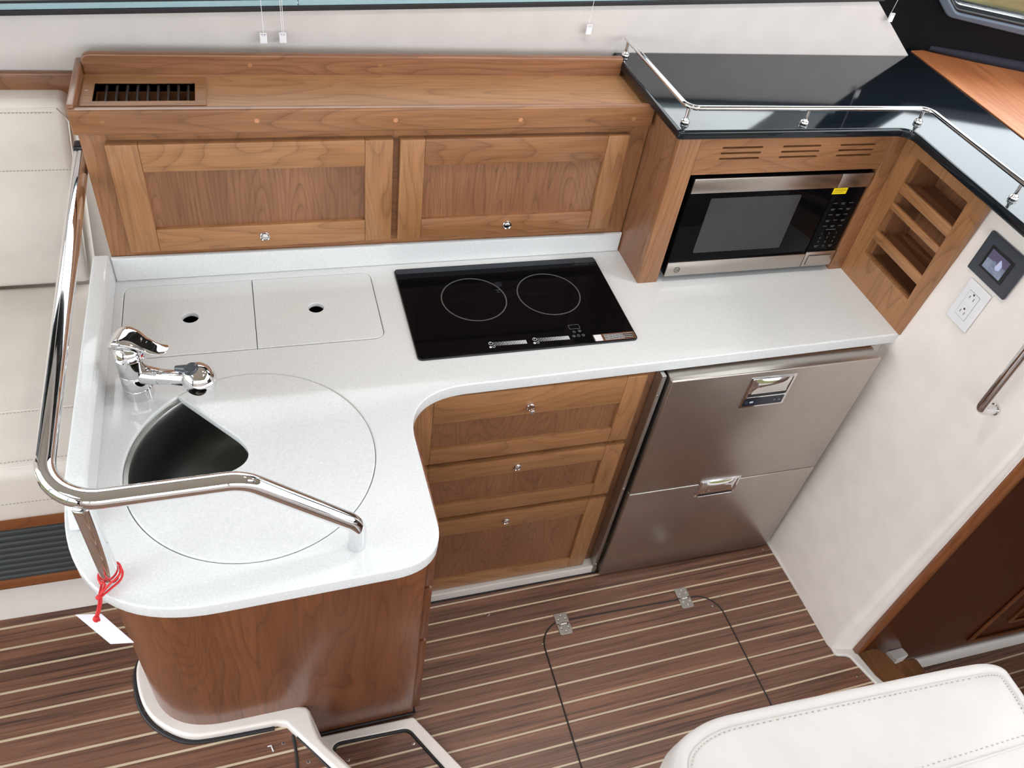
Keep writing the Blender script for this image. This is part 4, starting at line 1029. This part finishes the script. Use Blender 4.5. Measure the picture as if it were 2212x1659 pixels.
pe = plain('screen_dusk', srgb(92, 84, 112), .4); 
slab('screen_picture', [[(-.029, .0), (-.012, .001), (-.004, .005), (.0, -.002), (.027, .004), (.027, .022), (-.029, .022)]], .011, .0111, pe, mo, M4=MM, bev=0)
slab('screen_picture', [rpoly([(.000, -.006), (.004, .016), (.010, .010), (.015, .004), (.014, -.008), (.005, -.012)], .003)], .0111, .0113, plain('screen_white', srgb(188, 196, 232), .4), mo, M4=MM, bev=0)
bars('screen_print', [(-.024, -.017, -.010, -.007), (-.015, -.010, -.012, -.009), (-.006, -.001, -.014, -.011), (.004, .012, -.017, -.014), (.014, .018, -.018, -.015)], .0111, .0114, plain('screen_print', srgb(140, 150, 166), .5), mo, M4=MM)

gb_ = thing('grab_rail', (1.84, -.72, .95), 'short polished grab rail mounted on the white bulkhead', 'grab rail')
w1 = wallp(2147, 884); off = Vector((-.045, 0, .002))
dv = Vector((.003, -.012, .2)).normalized()
gs = w1 + Vector((.0, 0, 0)); g_1 = gs + off
ptop = at(2240, 728, x=g_1.x)
tube('rail', fillet3([gs, g_1, ptop, ptop + Vector((.045, 0, 0))], [0, .022, .022, 0], 10), .0115, CHROME, gb_, seg=28)
lathe('flange', [(0, 0), (.014, 0), (.014, .001), (.0118, .003)], gs, (-1, 0, 0.03), CHROME, gb_, seg=28)

# ================================================================ companionway
ZP = at(2212, 1367, y=-.865).z
pd = thing('passage_bulkhead', (2.6, -.86, -.3), 'shade-darkened varnished cherry panelled bulkhead along the passage going forward', 'panel')
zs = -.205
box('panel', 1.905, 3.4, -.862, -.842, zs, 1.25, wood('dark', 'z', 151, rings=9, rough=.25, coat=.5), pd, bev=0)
tube('moulding', [(2.41, -.868, 1.2), (2.41, -.868, zs + .062), (3.3, -.868, zs + .062)], .006, wood('deep', 'x', 152), pd, seg=10)
tube('moulding', [(2.52, -.866, 1.2), (2.52, -.866, zs + .15), (3.3, -.866, zs + .15)], .005, wood('deep', 'x', 152), pd, seg=10)
ct = box('corner_trim', 1.880, 1.903, -.880, -.855, -.03, 1.29, wood('amber', 'z', 154, rough=.3), bev=.006)
tag(ct, 'upright red-brown wood trim on the bulkhead corner at the passage', 'trim board')
tag(box('baseboard_passage', 1.93, 3.4, -.868, -.842, zs - .088, zs, GELW, bev=.003), kind='structure')
# lower cabin sole meets the baseboard
lowz = zs - .088
tag(slab('floor', [[(2.1, -.868), (3.4, -.868), (3.4, -3.2), (2.1, -3.2)]], lowz - .02, lowz + .001, planks('teak_lower2', .03, -.93, .0519, TEAK), bev=0), kind='structure')
tag(box('ceiling_passage_shade', 2.12, 3.6, -3.2, -.87, 1.26, 1.30, BLACKV, bev=0), kind='structure')  # unseen black roof, added to keep light from above out of the passage
tag(box('wall_passage', 3.4, 3.45, -3.2, -.84, -.4, 1.3, wood('dark', 'z', 155), bev=0), kind='structure')
st = thing('companionway_steps', (2.0, -1.1, -.2), 'varnished wooden steps leading down between galley and passage', 'steps')
t1 = xy([(1850, 1411), (1884, 1400), (1897, 1401), (1915, 1412), (1960, 1462)], -.03)
t1 = t1 + [(t1[-1][0] + .05, -1.45), (1.99, -1.45)]
slab('tread', [rpoly(t1, [0, .006, .012, .012, 0, 0, 0])], -.055, -.03, wood('mid', 'y', 161), st, bev=.004)
t2 = xy([(1932, 1430), (1972, 1421), (1982, 1425), (2006, 1459)], -.11)
t2 = t2 + [(t2[-1][0] + .06, -1.45), (2.06, -1.45)]
slab('tread', [rpoly(t2, [0, .006, .012, 0, 0, 0])], -.135, -.11, wood('mid', 'y', 163), st, bev=.004)
b1 = xy([(1852, 1408), (1873, 1383), (1884, 1396), (1882, 1402)], -.04)
slab('step_liner', [b1], -.10, -.032, GELW, st, bev=.003)
b2 = xy([(1914, 1411), (1944, 1403), (1960, 1420), (1934, 1430)], -.09)
slab('step_liner', [rpoly(b2, [0, .006, .008, 0])], -.16, -.075, GELW, st, bev=.003)

# ================================================================ hatch, hinges, screws
Hc = [at(1240, 1659, z=0), at(1157, 1405, z=0), at(1165, 1352, z=0), at(1538, 1282, z=0), at(1668, 1532, z=0)]
h0 = Hc[1] + (Hc[0] - Hc[1]).normalized() * 1.1; h4 = Hc[3] + (Hc[4] - Hc[3]).normalized() * .95
hl = fillet3([(h0.x, h0.y, .0012), (Hc[2].x - .004, Hc[2].y + .002, .0012), (Hc[3].x + .005, Hc[3].y, .0012), (h4.x, h4.y, .0012)], [0, .075, .075, 0], 12)
hp = [(p.x, p.y) for p in hl]
fh = thing('floor_hatch', (1.24, -.9, 0), 'large hinged hatch cut in the teak sole before the drawers', 'hatch')
slab('hatch_panel', [hp], -.02, .0008, FLOORM, fh, bev=0)
tube('gasket', hl, .0021, RUBBER, fh, seg=8)
HG = at(1216, 1350, z=0)
def hinge(c, ang, label):
    t = thing('hinge', c, label, 'hinge', 'hatch hinges')
    M = Matrix.Translation(c) @ Matrix.Rotation(ang, 4, 'Z')
    slab('leaf', [rpoly([(-.020, .003), (-.012, .003), (-.012, -.004), (.012, -.004), (.012, .003), (.020, .003), (.020, .034), (-.020, .034)], [0, 0, 0, 0, 0, 0, .007, .007])], .001, .0038, STEELS, t, M4=M, bev=.0008)
    slab('leaf', [rpoly([(-.020, -.034), (.020, -.034), (.020, -.001), (.014, -.001), (.014, -.0055), (-.014, -.0055), (-.014, -.001), (-.020, -.001)], [.007, .007, 0, 0, 0, 0, 0, 0])], .001, .0038, STEELS, t, M4=M, bev=.0008)
    me = tube_mesh([M @ Vector((-.009, -.001, .0035)), M @ Vector((.009, -.001, .0035))], .0042, seg=14)
    put('knuckle', me, STEELS, t)
    for sx, sy in ((-.011, .013), (.011, .013), (0, .024), (-.011, -.015), (.011, -.015), (0, -.026)):
        q = M @ Vector((sx, sy, .0038)); lathe('hinge_screw', [(0, .0003), (.0030, .0003), (.0036, .0007), (.004, 0)], q, (0, 0, 1), STEELS, t, seg=16)
    return t
hinge(at(1216, 1348, z=0), .02, 'polished steel hinge at the hatch corner, nearer the peninsula')
hinge(at(1477, 1292, z=0), .02, 'polished steel hinge on the hatch edge, nearer the refrigerator')

def screw(u, v, z, label, grp='countersunk sole screws', r=.0042):
    p = at(u, v, z=z); o_ = lathe('screw', [(0, .0004), (r * .8, .0006), (r, .0003), (r, 0)], (0, 0, 0), (0, 0, 1), STEELS, seg=20)
    o_.location = p; tag(o_, label, 'screw', grp)
    cr = bmesh.new(); bm_box(cr, -r * .6, r * .6, -r * .13, r * .13, .0005, .0008); bm_box(cr, -r * .13, r * .13, -r * .6, r * .6, .0005, .0008)
    s_ = bpy.data.objects.new('screw_slot', mesh_from_bm(cr)); s_.data.materials.append(PRINTK); C.objects.link(s_); s_.parent = o_
for u, v, z, l in ((893, 1606, .012, 'bright cross-head screw in the step inset, nearer the galley sole'), (752, 1642, .012, 'bright cross-head screw in the step inset, nearer the white coaming'),
                   (612, 1605, DK, 'grey cross-head screw in the raised deck below the rounded ledge'), (666, 1646, DK, 'grey cross-head screw in the deck corner beside the coaming'),
                   (1172, 1390, .001, 'small screw inside the hatch corner nearer the peninsula'), (1539, 1309, .001, 'small screw inside the hatch corner nearer the bulkhead'),
                   (1555, 1287, 0., 'small screw just outside the hatch corner near the refrigerator'), (1852, 1461, 0., 'small screw in the sole beside the companionway flange'), (1648, 1187, 0., 'small screw in the sole at the foot of the refrigerator')):
    screw(u, v, z, l, r=.0042 if u < 1000 else .0030)
def shaving(pts, z, label, r=.0009):
    P3 = [at(u, v, z=z) + Vector((0, 0, .001)) for u, v in pts]
    o_ = tube('plastic_shaving', P3, r, WHITEP, seg=8); tag(o_, label, 'debris')
shaving([(578, 1613), (586, 1611), (588, 1617), (591, 1624)], DK, 'white curled plastic shaving lying on the raised deck', .0016)
shaving([(407, 1599), (413, 1601), (417, 1596)], DK, 'thin white thread end beside the rounded ledge', .0007)
shaving([(1048, 1327), (1055, 1323), (1058, 1328), (1053, 1331)], 0, 'thin white thread curl on the galley sole before the drawers', .0007)

# ================================================================ blind cords on the port wall
def cord(u, vtop, v0, v1, w_px, label, n=1, lean=0.):
    yb = WY - .012
    c0 = at(u, v0, y=yb); c1 = at(u + lean * .6, v1, y=yb); wd = w_px * .00085
    t = thing('blind_cord', (c0.x, yb, c1.z), label, 'blind cord')
    M = frameM(((c0.x + c1.x) / 2, yb, (c0.z + c1.z) / 2), '-y')
    hh_ = (c0.z - c1.z) / 2
    slab('cord_weight', [rrect(-wd, wd, -hh_, hh_, .001)], -.003, .003, WHITEP, t, M4=M, bev=.001)
    bars('weight_print', [(-wd * .7, -wd * .1, hh_ * .75, hh_ * .86), (wd * .05, wd * .75, hh_ * .75, hh_ * .86), (-wd * .4, -wd * .1, hh_ * .5, hh_ * .6), (wd * .15, wd * .5, hh_ * .5, hh_ * .6)], .003, .0032, PRINTD, t, M4=M)
    for k in range(n):
        off_ = (k - (n - 1) / 2) * .0035
        tube('cord', [(c0.x + off_, yb, c0.z), (c0.x + off_ * 1.1, yb - .004, sill(c0.x) + .012), (c0.x + off_, yb - .004, top_z)], .0006, WHITEP, t, seg=6)
cord(569, 0, 71, 93, 9, 'white blind cord weight, leftmost on the wall under the window', 1)
cord(611, 0, 70, 92, 9, 'white blind cord weight on two cords, just right of its twin', 2)
cord(1272, 0, 53, 74, 8, 'white blind cord weight hanging above the end of the black counter', 1)
cord(1925, 0, 28, 47, 8, 'white blind cord weight at the windscreen end of the wall', 1)

# ================================================================ settee on the left
se = thing('settee', (-.8, -.1, DK), 'cream vinyl settee bench on a white base with dark grille', 'settee')
XA, XB = -1.7, -.075
zG = lambda v: at(60, v, y=-.385).z
g_top, g_bot = at(0, 1147, y=-.385).z, at(0, 1256, y=-.385).z
w_top, w_bot = at(0, 1122, y=-.385).z, at(0, 1276, y=-.385).z
box('base_box', XA, XB, -.365, .15, DK, w_top - .005, GELW, se, bev=0)
cv = [(XA, -.392, DK), (XA, -.385, DK + .02), (XA, -.366, DK + .06), (XA, -.366, w_bot), (XA, -.34, w_bot), (XA, -.34, DK)]
poly_prism('toe_cove', cv, [(XB, y, z) for _, y, z in cv], GELW, se, ang=60)
box('trim_rail', XA, XB, -.388, -.36, g_top, w_top, wood('amber', 'x', 171), se, bev=.004)
box('trim_rail', XA, XB, -.386, -.36, w_bot, g_bot, wood('amber', 'x', 173), se, bev=.004)
nsl = 9; hsl = (g_top - g_bot) / nsl
for k in range(nsl):
    z = g_bot + k * hsl
    pr = [(XA, -.385, z + .002), (XA, -.385, z + hsl * .45), (XA, -.374, z + hsl * .80), (XA, -.366, z + hsl * .80), (XA, -.366, z + .002)]
    poly_prism('grille_slat', pr, [(XB, y, zz) for _, y, zz in pr], GRILLM, se)
SZt = .735
def cushion(name, x0, x1, y0, y1, z0, z1, bev, mat, parent, sub=True):
    bm = bmesh.new(); bm_box(bm, x0, x1, y0, y1, z0, z1, bev, 5)
    return put(name, autosmooth(mesh_from_bm(bm), 60), mat, parent)
sc_ = cushion('seat_cushion', XA, XB - .005, -.402, .22, w_top - .002, SZt, .028, VINYLS, se)
def stitches(name, a, b_, n_unit, mat, parent, r=.0006, gap=.45):
    a = Vector(a); b_ = Vector(b_); L = (b_ - a).length; n = max(1, int(L / n_unit)); bm = bmesh.new()
    d_ = (b_ - a).normalized(); side = d_.cross(Vector((0, 0, 1)));
    side = side.normalized() if side.length > .01 else Vector((1, 0, 0)); up2 = side.cross(d_)
    for k in range(n):
        p = a + d_ * (L * k / n); q_ = p + d_ * (L / n * (1 - gap)); vs = []
        for base in (p, q_):
            vs.append([bm.verts.new(base + side * sx * r + up2 * sz * r) for sx, sz in ((-1, -1), (1, -1), (1, 1), (-1, 1))])
        for i in range(4): bm.faces.new((vs[0][i], vs[0][(i + 1) % 4], vs[1][(i + 1) % 4], vs[1][i]))
    return put(name, mesh_from_bm(bm), mat, parent)
for v in (885, ):
    p = at(60, v, z=SZt); tube('seam', [(XA, p.y, SZt), (XB - .03, p.y, SZt)], .0012, VINYLS, sc_, seg=8); stitches('stitching', (-.6, p.y - .006, SZt + .0004), (XB - .03, p.y - .006, SZt + .0004), .007, THREAD, sc_)
tube('seam', [(XA, -.385, SZt - .004), (XB - .025, -.385, SZt - .004)], .002, VINYLS, sc_, seg=8)
stitches('stitching', (-.6, -.374, SZt + .0004), (XB - .03, -.374, SZt + .0004), .007, THREAD, sc_)
stitches('stitching', (-.6, -.4025, SZt - .10), (XB - .03, -.4025, SZt - .10), .007, THREAD, sc_)
# backrest, leaning very slightly
br = []
yt, yb_ = .150, .195
ztp = at(60, 222, y=yt).z; xr_t = at(146, 232, y=yt).x; xr_b = at(199, 606, y=.195).x
loopf = lambda y_off: None
bm = bmesh.new()
vs = bm_box(bm, XA, -.035, .0, .105, SZt + .004, ztp, .022, 5)
for v in bm.verts:
    t = (v.co.z - SZt) / (ztp - SZt); v.co.y += yb_ + (yt - yb_) * t
    if v.co.x > -.5: v.co.x += (xr_b + (xr_t - xr_b) * t) - (-.035)
me = autosmooth(mesh_from_bm(bm), 60)
bc = put('backrest', me, VINYLS, se)
zq = at(60, 368, y=.165).z; yq = yb_ + (yt - yb_) * (zq - SZt) / (ztp - SZt)
stitches('stitching', (-.6, yq - .0012, zq), (xr_t - .012, yq - .0012, zq), .007, THREAD, bc)
tq = at(60, 236, y=yt).z
tube('seam', [(XA, yt + .003, tq), (xr_t - .022, yt + .003, tq), (xr_t - .006, yt + .0035, tq - .03), (xr_b - .006, yb_ + .004, SZt + .03)], .0018, VINYLS, bc, seg=8)
stitches('stitching', (-.6, yt - .0005, tq - .008), (xr_t - .03, yt - .0005, tq - .008), .007, THREAD, bc)

# ================================================================ helm seat cushion, near the camera
hs = thing('helm_seat', (1.1, -1.4, .6), 'white vinyl helm seat cushion with stitched border, nearest the camera', 'seat')
HZ = 1.0
hc_raw = xy([(1448, 1690), (1449, 1640), (1458, 1612), (1480, 1586), (1515, 1562), (1560, 1545), (1700, 1516), (1900, 1473), (2095, 1435), (2125, 1433), (2150, 1438), (2172, 1452), (2190, 1476), (2206, 1502), (2240, 1550)], HZ - .012)
far2 = [(hc_raw[-1][0] - .03, -1.56), (1.25, -1.80), (.72, -1.80), (hc_raw[0][0] - .02, -1.52)]
hc = hc_raw + far2
cpx = sum(p[0] for p in hc) / len(hc); cpy = sum(p[1] for p in hc) / len(hc)
def chaikin(L, n=2):
    for _ in range(n):
        L = [q for i in range(len(L)) for q in (tuple(Vector(L[i]) * .75 + Vector(L[(i + 1) % len(L)]) * .25), tuple(Vector(L[i]) * .25 + Vector(L[(i + 1) % len(L)]) * .75))]
    return L
hc = chaikin(hc, 2)
bm = bmesh.new(); rings = []
K = len(hc)
cen2 = Vector((1.10, -1.50))
def inset(L, d_):
    """inner ring of a convex outline: along each ray from the middle, up to the nearest edge moved in by d_"""
    E_ = []; n_ = len(L)
    for i in range(0, n_):
        p = Vector(L[i]); q = Vector(L[(i + 1) % n_]); t = q - p
        if t.length < 1e-6: continue
        t.normalize(); nrm = Vector((t.y, -t.x))
        if nrm.dot(p - cen2) < 0: nrm = -nrm
        E_.append((nrm, nrm.dot(p - cen2) - d_))
    out = []
    for p in L:
        v = Vector(p) - cen2; r0 = v.length; v.normalize(); r = r0 + max(0, -d_)
        for nrm, h in E_:
            dn = nrm.dot(v)
            if dn > 1e-4: r = min(r, h / dn)
        out.append(cen2 + v * r)
    return out
dense = []
for i in range(K):
    a = Vector(hc[i]); b_ = Vector(hc[(i + 1) % K]); n_ = max(1, int((b_ - a).length / .0098))
    for k in range(n_): dense.append(tuple(a + (b_ - a) * k / n_))
smooth_inset = inset
prof2 = [(.012, -.13), (.0, -.115), (-.004, -.06), (.0, -.02), (.002, -.008), (.006, -.001), (.012, .001), (.019, .0005), (.021, -.0012), (.023, .0005), (.030, .003), (.045, .006)]
for di, dz in prof2:
    rings.append([bm.verts.new((p.x, p.y, HZ + dz)) for p in smooth_inset(dense, di)])
n_ = len(dense)
for A, B in zip(rings, rings[1:]):
    for k in range(n_): bm.faces.new((A[k], A[(k + 1) % n_], B[(k + 1) % n_], B[k]))
bm.faces.new(rings[-1]); bm.faces.new(rings[0][::-1])
hcush = put('seat_cushion', mesh_from_bm(bm, True), VINYL, hs)
sb = bmesh.new(); sti = smooth_inset(dense, .026)
for k in range(n_ - 1):
    p, q_ = sti[k], sti[k + 1]; L = (q_ - p).length; t = (q_ - p) / max(L, 1e-6); nn_ = max(1, round(L / .0098)); nr = Vector((-t.y, t.x)) * .00045
    for j in range(nn_):
        s0_ = p + t * (L * j / nn_); s1_ = s0_ + t * (L / nn_ * .34)
        vv = [sb.verts.new((c.x, c.y, HZ + .0032)) for c in (s0_ - nr, s1_ - nr, s1_ + nr, s0_ + nr)]; sb.faces.new(vv)
        vt2 = [sb.verts.new((c.x, c.y, HZ + .0005)) for c in (s0_ - nr, s1_ - nr, s1_ + nr, s0_ + nr)]
        for i in range(4): sb.faces.new((vv[i], vv[(i + 1) % 4], vt2[(i + 1) % 4], vt2[i]))
put('stitching', mesh_from_bm(sb), THREAD, hcush)
s2a = at(1985, 1659, z=HZ + .0064); s2b = at(2230, 1583, z=HZ + .0064)
stitches('stitching', s2a + (s2a - s2b) * .3 + Vector((0, 0, 0)), s2b, .0098, THREAD, hcush, r=.00045, gap=.66)
tube('seam', [s2a + (s2a - s2b) * .3 + Vector((.004, -.012, -.0005)), s2b + Vector((.004, -.012, -.0005))], .002, VINYL, hcush, seg=8)
box('seat_pedestal', .95, 1.20, -1.70, -1.50, 0.001, HZ - .128, WHITEP, hs, bev=.02)
